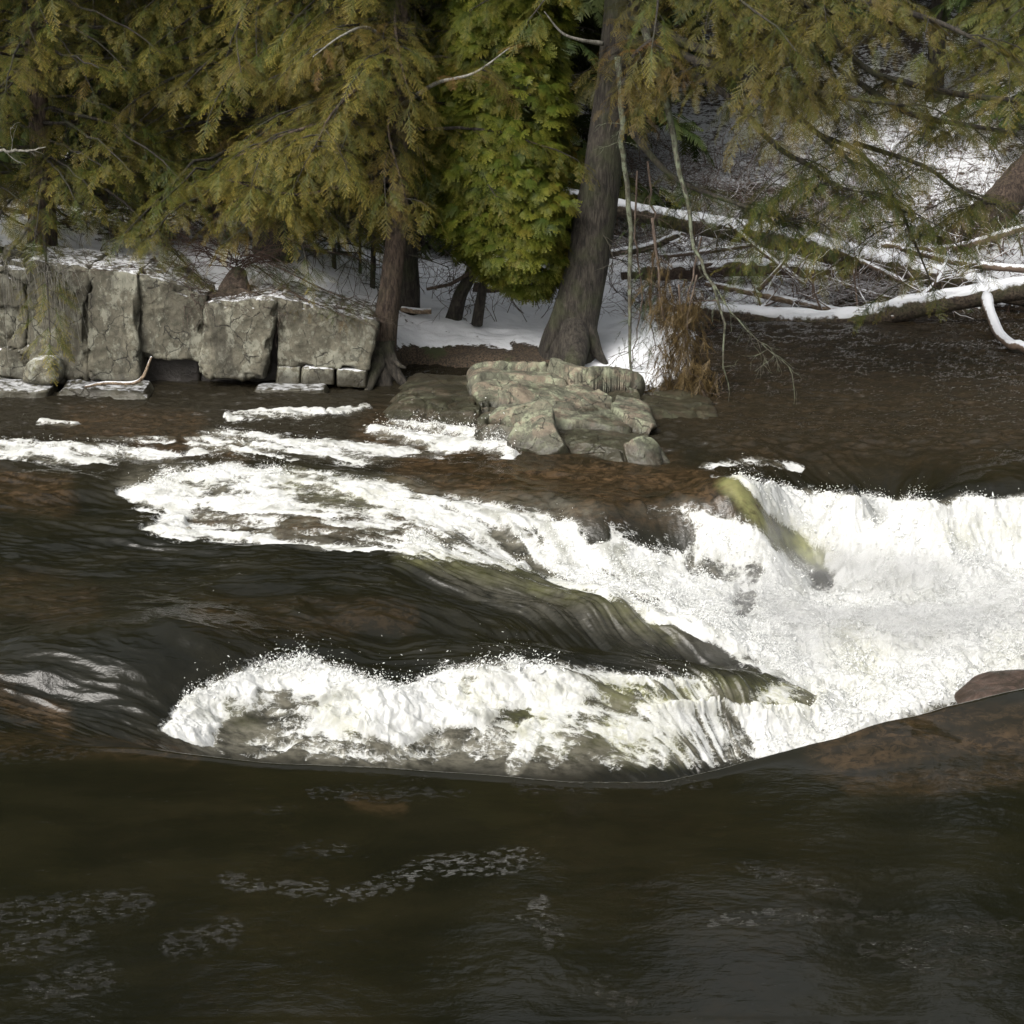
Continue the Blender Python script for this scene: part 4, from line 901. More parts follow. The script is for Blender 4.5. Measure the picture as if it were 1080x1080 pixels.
# ------------------------------------------------------------------ foliage
def blade(p, d, L, wd, side):
    """one slim triangle"""
    return [p-side*wd/2, p+side*wd/2, p+d*L]
def spray_template(kind, seed=1):
    rs_ = np.random.RandomState(seed); V = []; tip = []
    def rot(a): return np.array([math.cos(a), math.sin(a), 0.0])
    if kind == 'fine':       # flat feathery hemlock spray, unit length
        V += blade(np.zeros(3), rot(0), 1.0, .02, rot(math.pi/2)); tip += [-1, -1, -1]
        ts = np.arange(.06, .97, .105)
        for i, t_ in enumerate(ts):
            for sg in (1, -1):
                L = (.34*(1-t_)**.65+.05)*rs_.uniform(.6, 1.25); a = sg*math.radians(rs_.uniform(32, 52)); d_ = rot(a)
                o_ = np.array([t_+(0.04 if sg > 0 else 0), 0, 0]); s_ = rot(a+math.pi/2)
                V += blade(o_, d_, L, .014, s_); tip += [.2, .2, .9]
                for q in np.arange(.02, L, .042):
                    for s2 in (1, -1):
                        dd = rot(a+s2*math.radians(rs_.uniform(45, 70))); dd[2] = rs_.uniform(-.2, .2)
                        V += blade(o_+d_*q, dd, rs_.uniform(.032, .05), .015, rot(a+s2*1.0+math.pi/2)); tt = .25*t_+.75*q/L*(.5+.5*t_); tip += [tt, tt, tt+.1]
    elif kind == 'coarse':
        for i, t_ in enumerate(np.arange(.05, .97, .10)):
            for sg in (1, -1):
                L = .5*(1-t_)**.75+.08; a = sg*math.radians(rs_.uniform(40, 60)); o_ = np.array([t_, 0, 0])
                V += blade(o_, rot(a), L, .085, rot(a+math.pi/2)); tip += [t_*.4, t_*.4, t_*.4+.5]
        V += blade(np.zeros(3), rot(0), 1.0, .09, rot(math.pi/2)); tip += [0, 0, 1]
    elif kind == 'cedar':    # fan of scaly fingers
        for a0 in np.linspace(-62, 62, 8):
            a = math.radians(a0+rs_.uniform(-5, 5)); L = (1.0-.0055*abs(a0))*rs_.uniform(.85, 1.1); d_ = rot(a)
            o_ = np.array([.05, 0, 0])
            V += blade(o_, d_, L, .05, rot(a+math.pi/2)); tip += [0, 0, .8]
            for q in np.arange(.2, L, .105):
                for s2 in (1, -1):
                    aa = a+s2*math.radians(rs_.uniform(30, 45)); l2 = (.22*(1-.5*q/L))*rs_.uniform(.7, 1.3)
                    p_ = o_+d_*q; dd = rot(aa); ss = rot(aa+math.pi/2); w_ = .030
                    m1 = p_+dd*l2*.55
                    V += [p_, m1+ss*w_, m1-ss*w_, m1+ss*w_, p_+dd*l2, m1-ss*w_]; e = .2+.6*q/L; tip += [e*.5, e, e, e, e+.25, e]
    elif kind == 'hang':     # limp dead spray
        for i in range(16):
            t_ = i/16; L = rs_.uniform(.15, .5)*(1.1-t_); a = rs_.uniform(-.6, .6)
            V += blade(np.array([t_, rs_.normal()*.03, rs_.normal()*.03]), rot(a), L, .022, rot(a+math.pi/2)); tip += [rs_.rand()]*3
        V += blade(np.zeros(3), rot(0), 1.1, .03, rot(math.pi/2)); tip += [0, 0, .3]
    V = np.array(V, float); tip = np.array(tip, float)
    if kind == 'cedar': V[:, 2] -= .35*V[:, 0]**2+.35*V[:, 1]**2
    elif kind != 'hang': V[:, 2] -= .22*V[:, 0]**2+.20*np.abs(V[:, 1])+.02*np.sin(V[:, 0]*20)
    return V, tip
TPL = {k: [spray_template(k, s_) for s_ in (1, 2, 3)] for k in ('fine', 'coarse', 'cedar', 'hang')}
class Leaves:
    def __init__(s): s.P = []; s.D = []; s.U = []; s.S = []; s.T = []; s.R = []; s.K = []
    def add(s, P, D, U, S, T, R, kind):
        n = len(P)
        s.P.append(P); s.D.append(D); s.U.append(U); s.S.append(np.broadcast_to(S, (n,))); s.T.append(np.broadcast_to(T, (n,))); s.R.append(np.broadcast_to(R, (n,))); s.K.append([kind]*n)
    def build(s, name, mat, parent, rs_, tipgain=1.0):
        P = np.concatenate(s.P); D = np.concatenate(s.D); U = np.concatenate(s.U); S = np.concatenate(s.S); T = np.concatenate(s.T); R = np.concatenate(s.R)
        K = np.array(sum(s.K, []))
        D = D/np.linalg.norm(D, axis=1)[:, None]; Sd = np.cross(U, D); Sd /= np.linalg.norm(Sd, axis=1)[:, None]+1e-9; U = np.cross(D, Sd)
        Vs = []; a1 = []; a2 = []; a3 = []
        pick = rs_.randint(0, 3, len(P))
        for k_ in np.unique(K):
            for j in range(3):
                m = (K == k_) & (pick == j)
                if not m.any(): continue
                tv, tt = TPL[k_][j]
                B = np.stack([D[m], Sd[m], U[m]], 1)          # rows: axes
                Vs.append((np.einsum('vk,nkc->nvc', tv, B)*S[m][:, None, None]+P[m][:, None]).reshape(-1, 3))
                a1.append(np.repeat(T[m], len(tv))); a2.append(np.clip(np.tile(tt, m.sum())*tipgain*np.repeat(rs_.uniform(.3, 1.2, m.sum()), len(tv))-.1, 0, 1)); a3.append(np.repeat(R[m], len(tv)))
        V = np.concatenate(Vs)
        s.count = len(V)//3
        return mesh_obj(name, V, np.arange(len(V)).reshape(-1, 3), mat, parent, attrs=dict(tint=np.concatenate(a1), tip=np.concatenate(a2), rust=np.concatenate(a3)), smooth=False)
def nrm(v): return v/(np.linalg.norm(v, axis=-1, keepdims=True)+1e-12)
def clothe(Lv, mb, pts, rs_, sec_len, sec_step=.10, spray=.2, kind='fine', tint=.5, rust=0.0, start=.15, droop=.5, taper=.75, twigr=.004, density=1.0, roll=.25):
    """secondary twigs and sprays along one branch"""
    P = np.asarray(pts, float)[:, :3]; seg = np.linalg.norm(np.diff(P, axis=0), axis=1); cum = np.concatenate([[0], np.cumsum(seg)]); L = cum[-1]
    ss = np.arange(start*L, L, sec_step); ss = ss+rs_.uniform(-.3, .3, len(ss))*sec_step; ss = np.clip(ss, 0, L*.999)
    up = np.array([0, 0, 1.0])
    for i, s_ in enumerate(ss):
        t_ = s_/L; q = np.array([np.interp(s_, cum, P[:, k_]) for k_ in range(3)])
        k_ = min(np.searchsorted(cum, s_), len(P)-1); ax = nrm(P[k_]-P[k_-1] if k_ > 0 else P[1]-P[0])
        sd = nrm(np.cross(up, ax)) if abs(ax[2]) < .95 else np.array([1., 0, 0])
        sg = 1 if i % 2 else -1
        a = math.radians(rs_.uniform(38, 65)); fl = sec_len*((1-t_)**taper)*rs_.uniform(.6, 1.15)+.10
        if rs_.rand() > density: continue
        dv = nrm(ax*math.cos(a)+sd*sg*math.sin(a)+up*rs_.normal()*roll*.5)
        nst = max(2, int(fl/(spray*.42)))
        tt = np.linspace(.12, 1, nst+1)
        pos = q+dv*fl*tt[:, None]; pos[:, 2] -= droop*fl*tt**2*.5
        if mb is not None and twigr: mb.tube(np.vstack([q, pos]), np.linspace(twigr, twigr*.4, nst+2), 3, cap=False)
        dvt = nrm(dv+np.stack([0*tt, 0*tt, -droop*tt], 1))
        sl = nrm(np.cross(up, dv)); alt = np.where(np.arange(nst+1) % 2 == 0, 1, -1)*np.where(np.arange(nst+1) == nst, 0, 1)
        D = nrm(dvt+sl*(alt*.62)[:, None]+rs_.normal(size=(nst+1, 3))*.12)
        U = nrm(up+rs_.normal(size=(nst+1, 3))*roll)
        Lv.add(pos, D, U, spray*rs_.uniform(.5, 1.25, nst+1)*(1.05-.25*tt), np.clip(tint+rs_.normal()*.18+rs_.normal(size=nst+1)*.1+.25*(t_-.5), 0, 1), np.clip(rust+rs_.normal()*.5*rust, 0, 1), kind)
    tipd = nrm(P[-1]-P[-2])
    Lv.add(P[-1:], tipd[None]+[0, 0, -.2], up[None]+rs_.normal(size=(1, 3))*.2, spray*1.2, tint+.2, rust, kind)
def bough_curve(p0, az, L, rise, droop, rs_, n=10, bend=.15):
    t_ = np.linspace(0, 1, n); d = np.array([math.cos(az), math.sin(az)]); sd = np.array([-d[1], d[0]])
    b = rs_.normal()*bend*L
    xy = p0[:2]+d*(L*t_)[:, None]+sd*(b*t_**2)[:, None]
    z = p0[2]+rise*L*t_-droop*L*t_**2+rs_.normal(size=n)*.01*L
    return np.column_stack([xy, z])
def conifer(name, label, cat, group, base, trunk, H, rs_, z0=1.0, z1=None, L0=2.2, step=.20, tint=.5, rust=.1, mat='hemlock', bark='bark', spray=.33, fine_to=5.9, sec=.42, limbs=(), az_bias=None, density=1.0, rise=.18, droop=.42, prof=None, sides=18, per=3, sec_step=.11, tipgain=1.0, dead=0):
    """base world point; trunk: rows of (x, y, z, r) world"""
    root = empty(name, base); tag(root, label, cat, group)
    T = curve_pts(trunk, 46)
    tb = MB(); tb.tube(T[:, :3], T[:, 3], sides, rough=.10, seed=rs_.randint(99), fr=7); tb.build('trunk', M[bark], root)
    Lv = Leaves(); lb = MB(); cb = Leaves()
    z = z0; az = rs_.uniform(0, 6.28)
    top = T[-1, 2]
    while z < min(H, top-.2):
        fine = z < fine_to
        f = (z-z0)/(H-z0)
        for j in range(per if fine else max(2, per-1)):
            az += 2.4+rs_.normal()*.4
            if az_bias is not None and rs_.rand() < az_bias[1]: a_ = az_bias[0]+rs_.normal()*az_bias[2]
            else: a_ = az
            L = (prof(z) if prof else L0*(1-f)**.7)*rs_.uniform(.65, 1.15)+.25
            p0 = np.array([np.interp(z, T[:, 2], T[:, k_]) for k_ in (0, 1)]+[z+rs_.uniform(-.06, .06)])
            C = bough_curve(p0, a_, L, rise+rs_.normal()*.08, droop+rs_.normal()*.1, rs_)
            r0 = .008+.009*L
            lb.tube(C, np.linspace(r0, r0*.2, len(C)), 5, cap=False)
            rr = max(0, rust+rs_.normal()*.12)
            if fine: clothe(Lv, lb, C, rs_, sec*min(1, L/2), sec_step, spray, 'fine', tint+rs_.normal()*.15, rr, .18, .5, density=density)
            else: clothe(cb, None, C, rs_, sec*1.3*min(1, L/2), .24, spray*2.0, 'coarse', tint, rr, .12, .5)
        z += step if fine else step*2.2
    for li, lm in enumerate(limbs):
        C = curve_pts(np.array([list(aty(a, b, c))+[r_] for a, b, c, r_ in lm['pts']]), 22)
        l_ = MB(); l_.tube(C[:, :3], C[:, 3], 9, rough=.12, seed=li, fr=8)
        l_.build('limb', M[lm.get('bark', bark)], root)
        for (f0, f1, sl, tn, ru, ds) in lm.get('leaf', ()):
            i0, i1 = int(f0*21), int(f1*21)+1
            Cs = C[i0:i1]
            clothe(Lv, lb, Cs, rs_, sl, lm.get('step', .09), spray*1.05, 'fine', tn, ru, 0.0, lm.get('droop', .5), lm.get('taper', .4), density=ds, roll=.3)
            if lm.get('sub', True):         # drooping side boughs that carry foliage of their own
                for m_i in range(int(lm.get('nsub', 6))):
                    q = Cs[rs_.randint(len(Cs)//4, len(Cs))]; a_ = rs_.uniform(0, 6.28)
                    SC = bough_curve(q[:3], a_, sl*rs_.uniform(1.0, 2.0), rs_.uniform(-.2, .15), .5, rs_)
                    lb.tube(SC, np.linspace(.01, .003, len(SC)), 4, cap=False)
                    clothe(Lv, lb, SC, rs_, sl*.6, .10, spray, 'fine', tn+rs_.normal()*.1, ru, .1, .6, density=ds)
    for i in range(dead):
        zz = rs_.uniform(z0*.3, z0+1.5); p0 = np.array([np.interp(zz, T[:, 2], T[:, k_]) for k_ in (0, 1)]+[zz])
        a = rs_.uniform(0, 6.28); twig_tree(lb, p0, (math.cos(a), math.sin(a), -.1), rs_.uniform(.4, 1.0), .010, 2, rs_, .5, -.05, 4, 3, .2)
    if lb.n: lb.build('branches', M['bark'], root)
    if Lv.P: Lv.build('foliage', M[mat], root, rs_, tipgain)
    if cb.P: cb.build('crown', M[mat], root, rs_, tipgain)
    return root
def up_trunk(px, py, D, r, H=13, lean=(0, 0), top_r=.05, mid=()):
    b = aty(px, py, D); b[2] = min(b[2], gz(b[0], b[1]))
    rows = [[b[0], b[1], b[2]-.25, r*1.5], [b[0], b[1], b[2]+.12, r*1.15]]
    for m_ in mid: q = aty(m_[0], m_[1], m_[2]); rows.append([*q, m_[3]])
    l0 = rows[-1]
    for z in (H*.35, H*.7, H):
        if z > l0[2]+.5: rows.append([l0[0]+lean[0]*(z-l0[2]), l0[1]+lean[1]*(z-l0[2]), z, top_r+(r-top_r)*(1-z/H)])
    return (b[0], b[1], b[2]), rows
print('trees...')
TG = 'hemlocks on the far bank'
toward = -math.pi/2
def R_(s): return np.random.RandomState(s)
b_, tr = up_trunk(45, 262, 23.2, .16, 9, mid=((45, 180, 23.2, .15),))
conifer('hemlock_tree', 'olive hemlock above the craggy cliff end, its short red-brown trunk showing below', 'tree', TG, b_, tr, 9, R_(1), z0=1.85, L0=2.1, tint=.40, rust=.07, bark='bark_red', az_bias=(-1.1, .6, .9), dead=14, tipgain=1.4, density=.82)
b_, tr = up_trunk(287, 250, 24.2, .22, 9.5, mid=((286, 150, 24.2, .2), (284, 40, 24.2, .18)))
conifer('hemlock_tree', 'broad olive-green hemlock with a dark trunk standing behind the square cliff block', 'tree', TG, b_, tr, 9.5, R_(2), z0=2.3, L0=2.4, tint=.45, rust=.05, az_bias=(toward-.3, .6, .9), dead=14, per=4, tipgain=1.4, density=.85)
b_, tr = up_trunk(405, 392, 22.2, .16, 9, mid=((404, 370, 22.2, .16), (412, 300, 22.2, .13), (418, 240, 22.3, .12), (422, 120, 22.6, .11)))
conifer('hemlock_tree', 'yellowish hemlock on the leaning trunk at the end of the cliff', 'tree', TG, b_, tr, 9, R_(3), z0=2.45, L0=1.8, tint=.6, rust=.12, bark='bark_red', az_bias=(toward-.95, .92, .42), dead=8, tipgain=1.6, step=.21,
    limbs=[dict(pts=[(425, 110, 22.5, .03), (460, 88, 21.9, .022), (500, 77, 21.5, .014), (538, 50, 21.2, .006)], bark='twig_pale', leaf=[(.5, 1, .2, .7, .5, .6)], nsub=1),
           dict(pts=[(420, 60, 22.4, .03), (390, 30, 21.7, .02), (360, 38, 21.3, .012), (330, 60, 21.1, .006)], bark='twig_pale', leaf=[(.3, 1, .4, .7, .4, .8)], nsub=3),
           dict(pts=[(418, 190, 22.3, .03), (370, 195, 21.7, .02), (310, 205, 21.3, .014), (240, 190, 21.1, .006)], leaf=[(.2, 1, .40, .8, .15, .9)], nsub=8),
           dict(pts=[(416, 140, 22.3, .03), (360, 128, 21.6, .02), (300, 142, 21.2, .014), (250, 165, 21.0, .006)], leaf=[(.2, 1, .45, .8, .12, .9)], nsub=8),
           dict(pts=[(412, 60, 22.3, .03), (380, 90, 21.6, .02), (350, 120, 21.2, .014), (330, 160, 21.0, .006)], leaf=[(.0, 1, .40, .8, .12, .9)], nsub=8),
           dict(pts=[(413, 110, 22.3, .02), (410, 140, 21.7, .014), (420, 180, 21.4, .010), (432, 222, 21.3, .005)], leaf=[(.0, 1, .24, .7, .2, 1)], nsub=3),
           dict(pts=[(416, 10, 22.3, .02), (418, 40, 21.7, .014), (425, 75, 21.4, .010), (436, 112, 21.3, .005)], leaf=[(.0, 1, .26, .75, .2, 1)], nsub=4)])
b_, tr = up_trunk(429, 326, 24.1, .15, 9)
conifer('hemlock_tree', 'straight dark trunk close behind the leaning one, bare below the boughs', 'tree', TG, b_, tr, 9, R_(4), z0=2.6, L0=1.9, tint=.25, rust=.05, dead=6, step=.18)
b_, tr = up_trunk(-130, 262, 23.0, .18, 9)
conifer('hemlock_tree', 'dark hemlock reaching in past the left picture edge', 'tree', TG, b_, tr, 9, R_(5), z0=1.9, L0=2.2, tint=.25, rust=.08, step=.22, az_bias=(0.0, .5, .8), mat='hemlock')
b_, tr = up_trunk(150, 232, 25.6, .12, 9)
conifer('hemlock_tree', 'green-gold hemlock standing between the short red-brown trunk and the dark one', 'tree', TG, b_, tr, 9, R_(6), z0=2.5, L0=2.2, tint=.55, rust=.03, az_bias=(toward+.8, .6, .6), tipgain=1.3, dead=8)

# ---- the big leaning hemlock
bx = aty(598, 372, 22.9)
tr = [[bx[0]-.02, bx[1], gz(bx[0], bx[1])-.3, .38], [*aty(600, 362, 22.9), .34], [*aty(609, 325, 22.9), .285], [*aty(624, 250, 22.9), .255], [*aty(640, 150, 22.9), .225], [*aty(652, 50, 22.9), .21], [*aty(660, -40, 22.9), .2], [*aty(672, -200, 22.9), .14], [*aty(685, -420, 22.9), .04]]
lim = [dict(pts=[(655, 20, 22.9, .10), (690, 30, 22.5, .08), (724, 46, 22.1, .06), (760, 58, 21.8, .055), (797, 75, 21.6, .05), (847, 94, 21.4, .042), (900, 104, 21.2, .03), (960, 112, 21.1, .012)], leaf=[(.0, .35, .5, .45, .45, .7), (.55, 1, .5, .5, .25, .8)], nsub=7),
       dict(pts=[(655, 40, 22.7, .09), (700, 52, 22.3, .07), (736, 65, 21.9, .055), (765, 72, 21.7, .052), (789, 87, 21.6, .048), (813, 106, 21.5, .044), (840, 123, 21.4, .038), (864, 142, 21.3, .03), (900, 172, 21.2, .015)], leaf=[(.15, .35, .4, .3, .3, .6), (.85, 1, .5, .1, 0, 1)], nsub=4),
       dict(pts=[(700, 62, 22.4, .05), (735, 80, 22.0, .045), (763, 98, 21.8, .04), (785, 118, 21.7, .038), (804, 140, 21.6, .035), (828, 161, 21.5, .03), (857, 176, 21.4, .026), (881, 195, 21.3, .018), (920, 206, 21.2, .008)], leaf=[(.6, 1, .55, .12, 0, 1)], nsub=8),
       dict(pts=[(660, 130, 22.9, .05), (690, 168, 22.6, .04), (720, 193, 22.3, .032), (775, 214, 22.0, .024), (818, 228, 21.8, .016), (850, 236, 21.7, .008)], leaf=[(.3, 1, .5, .05, 0, 1)], nsub=8),
       dict(pts=[(864, 142, 21.6, .03), (910, 164, 21.5, .024), (947, 217, 21.4, .02), (974, 278, 21.3, .012), (982, 300, 21.3, .006)], leaf=[(.1, 1, .5, .12, .05, .9)], nsub=6),
       dict(pts=[(900, 150, 21.9, .03), (974, 175, 21.7, .024), (1010, 200, 21.6, .02), (1050, 215, 21.5, .012), (1080, 214, 21.5, .006)], leaf=[(.0, 1, .6, .15, .12, 1)], nsub=9),
       dict(pts=[(860, 20, 21.7, .03), (913, 72, 21.6, .034), (952, 86, 21.6, .036), (997, 97, 21.6, .036), (1060, 105, 21.5, .03), (1130, 108, 21.4, .02)], leaf=[(.0, .4, .4, .5, .3, .7), (.55, 1, .5, .35, .15, .9)], nsub=6),
       dict(pts=[(880, 70, 21.9, .02), (916, 94, 21.8, .034), (958, 119, 21.7, .034), (1008, 130, 21.6, .03), (1070, 140, 21.5, .02)], leaf=[(.3, 1, .5, .2, .15, .8)], nsub=6),
       dict(pts=[(655, -30, 22.7, .08), (740, -20, 22.2, .06), (830, 0, 21.8, .04), (900, 20, 21.6, .02)], leaf=[(.1, 1, .6, .75, .25, .8)], nsub=11),
       dict(pts=[(655, -50, 22.7, .08), (760, -45, 22.0, .06), (880, -25, 21.5, .04), (960, 10, 21.3, .02)], leaf=[(.1, 1, .6, .75, .25, .8)], nsub=11),
       dict(pts=[(700, -20, 22.3, .05), (850, -10, 21.4, .04), (980, 20, 21.0, .03), (1060, 60, 20.8, .01)], leaf=[(.2, 1, .55, .75, .25, .8)], nsub=9),
       dict(pts=[(760, 10, 22.0, .03), (800, 30, 21.7, .025), (840, 62, 21.5, .015), (862, 92, 21.4, .006)], leaf=[(.0, 1, .5, .95, .3, 1)], nsub=14),
       dict(pts=[(636, 46, 22.7, .03), (612, 42, 22.5, .02), (592, 34, 22.4, .014), (574, 12, 22.3, .006)], bark='twig_pale', leaf=(), sub=False),
       dict(pts=[(650, 60, 22.5, .04), (660, 90, 22.2, .04), (668, 60, 22.0, .03), (690, 40, 21.9, .02)], leaf=[(.0, 1, .35, .4, .45, .8)], nsub=4)]
conifer('hemlock_tree', 'massive leaning hemlock rooted beside the outcrop, its long limbs arching over the calm pool', 'tree', TG, tuple(tr[0][:3]), tr, 9, R_(7), z0=4.5, L0=2.6, tint=.5, rust=.10, limbs=lim, sides=40, dead=5, per=3, density=.8, step=.2)
big = bpy.data.objects['hemlock_tree.006'] if 'hemlock_tree.006' in bpy.data.objects else None
for pts in ([(604, 345, 22.75, .20), (606, 370, 22.5, .17), (604, 395, 22.2, .10), (602, 412, 22.0, .05)], [(600, 320, 22.8, .18), (588, 350, 22.75, .13), (576, 372, 22.7, .04)], [(615, 340, 22.8, .15), (628, 368, 22.7, .08), (640, 385, 22.6, .03)]):
    C = curve_pts(np.array([list(aty(a, b, c))+[r_] for a, b, c, r_ in pts]), 16)
    mb = MB(); mb.tube(C[:, :3], C[:, 3], 18, rough=.2, seed=4, fr=7); mb.build('root', M['bark'], big)
# roots clutching the cliff end
t3 = bpy.data.objects['hemlock_tree.002']
for pts in ([(402, 362, 22.15, .12), (398, 385, 21.95, .09), (392, 400, 21.8, .06), (386, 418, 21.65, .04)], [(406, 362, 22.1, .12), (412, 385, 22.0, .08), (424, 402, 21.9, .05), (436, 412, 21.8, .03)], [(402, 372, 22.2, .15), (403, 398, 22.0, .13), (405, 420, 21.9, .11)], [(398, 372, 22.2, .1), (390, 380, 22.1, .08), (380, 392, 21.9, .05)], [(408, 368, 22.1, .06), (420, 384, 21.9, .03), (428, 388, 21.8, .012)]):
    C = curve_pts(np.array([list(aty(a, b, c))+[r_] for a, b, c, r_ in pts]), 12)
    mb = MB(); mb.tube(C[:, :3], C[:, 3], 16, rough=.45, seed=int(pts[0][0]), fr=11); mb.build('root', M['bark'], t3)

# ---- hemlock that reaches in from the right
b_, tr = up_trunk(1165, 235, 26.5, .2, 9)
conifer('hemlock_tree', 'hemlock reaching in past the right picture edge with olive and rusty boughs', 'tree', TG, b_, tr, 9, R_(8), z0=3.4, L0=2.5, tint=.5, rust=.10, step=.26, az_bias=(math.pi, .6, .6))

# ---- cedar: lumpy crown of bright fans
rs = R_(21)
croot = empty('cedar_tree', tuple(aty(495, 334, 24.0))); tag(croot, 'bright green cedar with a dense rounded crown on two leaning stems', 'tree')
for nm, pts in (('trunk', [(478, 338, 24.1, .11), (486, 310, 24.0, .085), (500, 280, 23.9, .08), (515, 200, 23.8, .08), (525, 60, 23.8, .07), (530, -120, 23.8, .05), (532, -220, 23.8, .02)]), ('trunk', [(503, 342, 23.8, .075), (508, 310, 23.7, .06), (513, 280, 23.7, .055), (530, 180, 23.6, .05), (540, 80, 23.6, .03)])):
    C = curve_pts(np.array([list(aty(a, b, c))+[r_] for a, b, c, r_ in pts]), 26); mb = MB(); mb.tube(C[:, :3], C[:, 3], 14, rough=.12, fr=9); mb.build(nm, M['bark'], croot)
Lv = Leaves()
# crown outline: centre x, half width at each height (picture rows at depth 23.6)
prof_y = [306, 290, 262, 228, 180, 120, 60, 0, -80, -180, -240]; pc = [560, 556, 546, 536, 528, 530, 530, 528, 530, 532, 532]; hw = [16, 42, 68, 86, 94, 80, 74, 72, 60, 36, 8]
N = 10500
yy = rs.uniform(-235, 306, N); cxp = np.interp(-yy, [-v for v in prof_y], pc); hwp = np.interp(-yy, [-v for v in prof_y], hw)
phi = rs.uniform(-math.pi*1.05, .05*math.pi, N)            # mostly the side away from the bank, some behind
phi = np.where(rs.rand(N) < .25, rs.uniform(0, math.pi, N), phi)
lump = .84+.34*fbm(np.cos(phi)*1.6+5, yy*.022, np.sin(phi)*1.6, o=3)*1.4
rad = hwp/84.6*lump*(1-.40*rs.rand(N)**2)
ctr = np.array([aty(a, b, 23.2) for a, b in zip(cxp, yy)])
out = np.stack([np.cos(phi), np.sin(phi), 0*phi], 1)
P = ctr+out*rad[:, None]
D = nrm(out+np.array([0, 0, -.55])+rs.normal(size=(N, 3))*.38)
U = nrm(out*.5+np.array([0, 0, 1.])+rs.normal(size=(N, 3))*.45)
pxx, pyy = project(P[:, 0], P[:, 1], P[:, 2])
tn = np.clip(.45+.5*fbm(P[:, 0]*2.4, P[:, 2]*2.4, P[:, 1]*2, o=2)+rs.normal(size=N)*.15, 0, 1)
ru = np.clip(.75*sstep(560, 620, pxx)*sstep(100, 150, pyy)*(rs.rand(N) < .4)*rs.rand(N)+.25*(rs.rand(N) < .06), 0, 1)
keep = fbm(P[:, 0]*2.6, P[:, 2]*2.6, P[:, 1]*2.6, o=2)+rs.rand(N)*.25 > -.10
Lv.add(P[keep], D[keep], U[keep], rs.uniform(.09, .20, keep.sum()), tn[keep], ru[keep], 'cedar')
Lv.build('foliage', M['cedar'], croot, rs, 1.1)
lb = MB()
for i in range(120):
    k_ = rs.randint(N); lb.tube([ctr[k_], (ctr[k_]+P[k_])/2+[0, 0, .06], P[k_]], [.014, .009, .004], 4, cap=False)
for pts in ([(450, 305, 23.8, .02), (475, 300, 23.9, .025), (500, 285, 23.8, .03)],):
    C = np.array([list(aty(a, b, c))+[r_] for a, b, c, r_ in pts]); lb.tube(C[:, :3], C[:, 3], 6)
lb.build('branches', M['twig'], croot)

# ---- dead and lichen-grey hanging wood between the trunk and the pool
def stick(name, label, rowsets, mat, group, cat='dead branch', leaves=None, seed=1, twigs=6):
    rs_ = R_(seed); mb = MB(); Lv = Leaves(); P0 = None
    for pts in rowsets:
        C = curve_pts(np.array([list(aty(a, b, c))+[r_] for a, b, c, r_ in pts]), 20)
        if P0 is None: P0 = C[-1, :3]
        C[4:-1, :3] += rs_.normal(size=(len(C)-5, 3))*.012; mb.tube(C[:, :3], C[:, 3]*.85, 10, rough=.4, fr=12)
        for i in range(twigs):
            q = C[rs_.randint(3, 20), :3]; twig_tree(mb, q, rs_.normal(size=3)*[1, .6, .5]+[0, 0, -.4], rs_.uniform(.15, .45), .005, 1, rs_, .5, -.1, 4, 3, .2)
        if leaves:
            n = leaves['n']; k_ = rs_.randint(leaves.get('from', 4), 20, n)
            P = C[k_, :3]+rs_.normal(size=(n, 3))*leaves.get('sc', .06); D = rs_.normal(size=(n, 3))*[.5, .4, .3]+[0, 0, -1]; U = rs_.normal(size=(n, 3))
            Lv.add(P, nrm(D), nrm(U), rs_.uniform(.1, leaves.get('len', .3), n), rs_.uniform(0, .8, n), 0, 'hang')
    root = empty(name, tuple(P0)); tag(root, label, cat, group)
    mb.build('stem', M[mat], root)
    if leaves: Lv.build('dead_needles', M[leaves.get('mat', 'dead_leaf')], root, rs_)
    return root
HG = 'dead branches hanging beside the big hemlock'
stick('hanging_branch', 'pale lichen-crusted stem running down close along the right side of the big trunk', [[(652, 60, 22.3, .05), (655, 101, 22.25, .045), (656, 145, 22.2, .042), (659, 178, 22.2, .038), (664, 229, 22.2, .034), (665, 290, 22.15, .028), (664, 350, 22.1, .022), (668, 405, 22.0, .014), (676, 425, 21.9, .008)]], 'bark_lichen', HG, seed=3, twigs=14)
stick('hanging_branch', 'long lichen-crusted branch sweeping down in front of the calm pool', [[(680, 30, 22.3, .05), (694, 80, 22.1, .045), (705, 116, 22.0, .045), (711, 149, 21.9, .04), (718, 183, 21.8, .036), (726, 217, 21.7, .03), (729, 249, 21.6, .026), (738, 278, 21.5, .022), (752, 298, 21.4, .02), (762, 331, 21.3, .016), (762, 373, 21.2, .012), (768, 404, 21.1, .007)],
    [(752, 298, 21.4, .012), (775, 335, 21.2, .008), (800, 360, 21.1, .006), (830, 385, 21.0, .004), (850, 400, 20.9, .002)]], 'bark_lichen', HG, seed=4, twigs=12)
stick('hanging_branch', 'curtain of limp brown needles hanging at the snow edge left of the pool', [[(688, 230, 22.0, .02), (695, 290, 21.8, .018), (700, 330, 21.7, .015), (722, 360, 21.6, .012), (728, 400, 21.4, .007)], [(716, 300, 21.7, .015), (718, 340, 21.6, .012), (710, 380, 21.5, .009), (702, 412, 21.4, .005)], [(735, 290, 21.5, .014), (727, 330, 21.4, .010), (722, 380, 21.3, .008), (748, 415, 21.2, .004)]], 'twig', HG, leaves=dict(n=300, sc=.11, len=.34), seed=5)
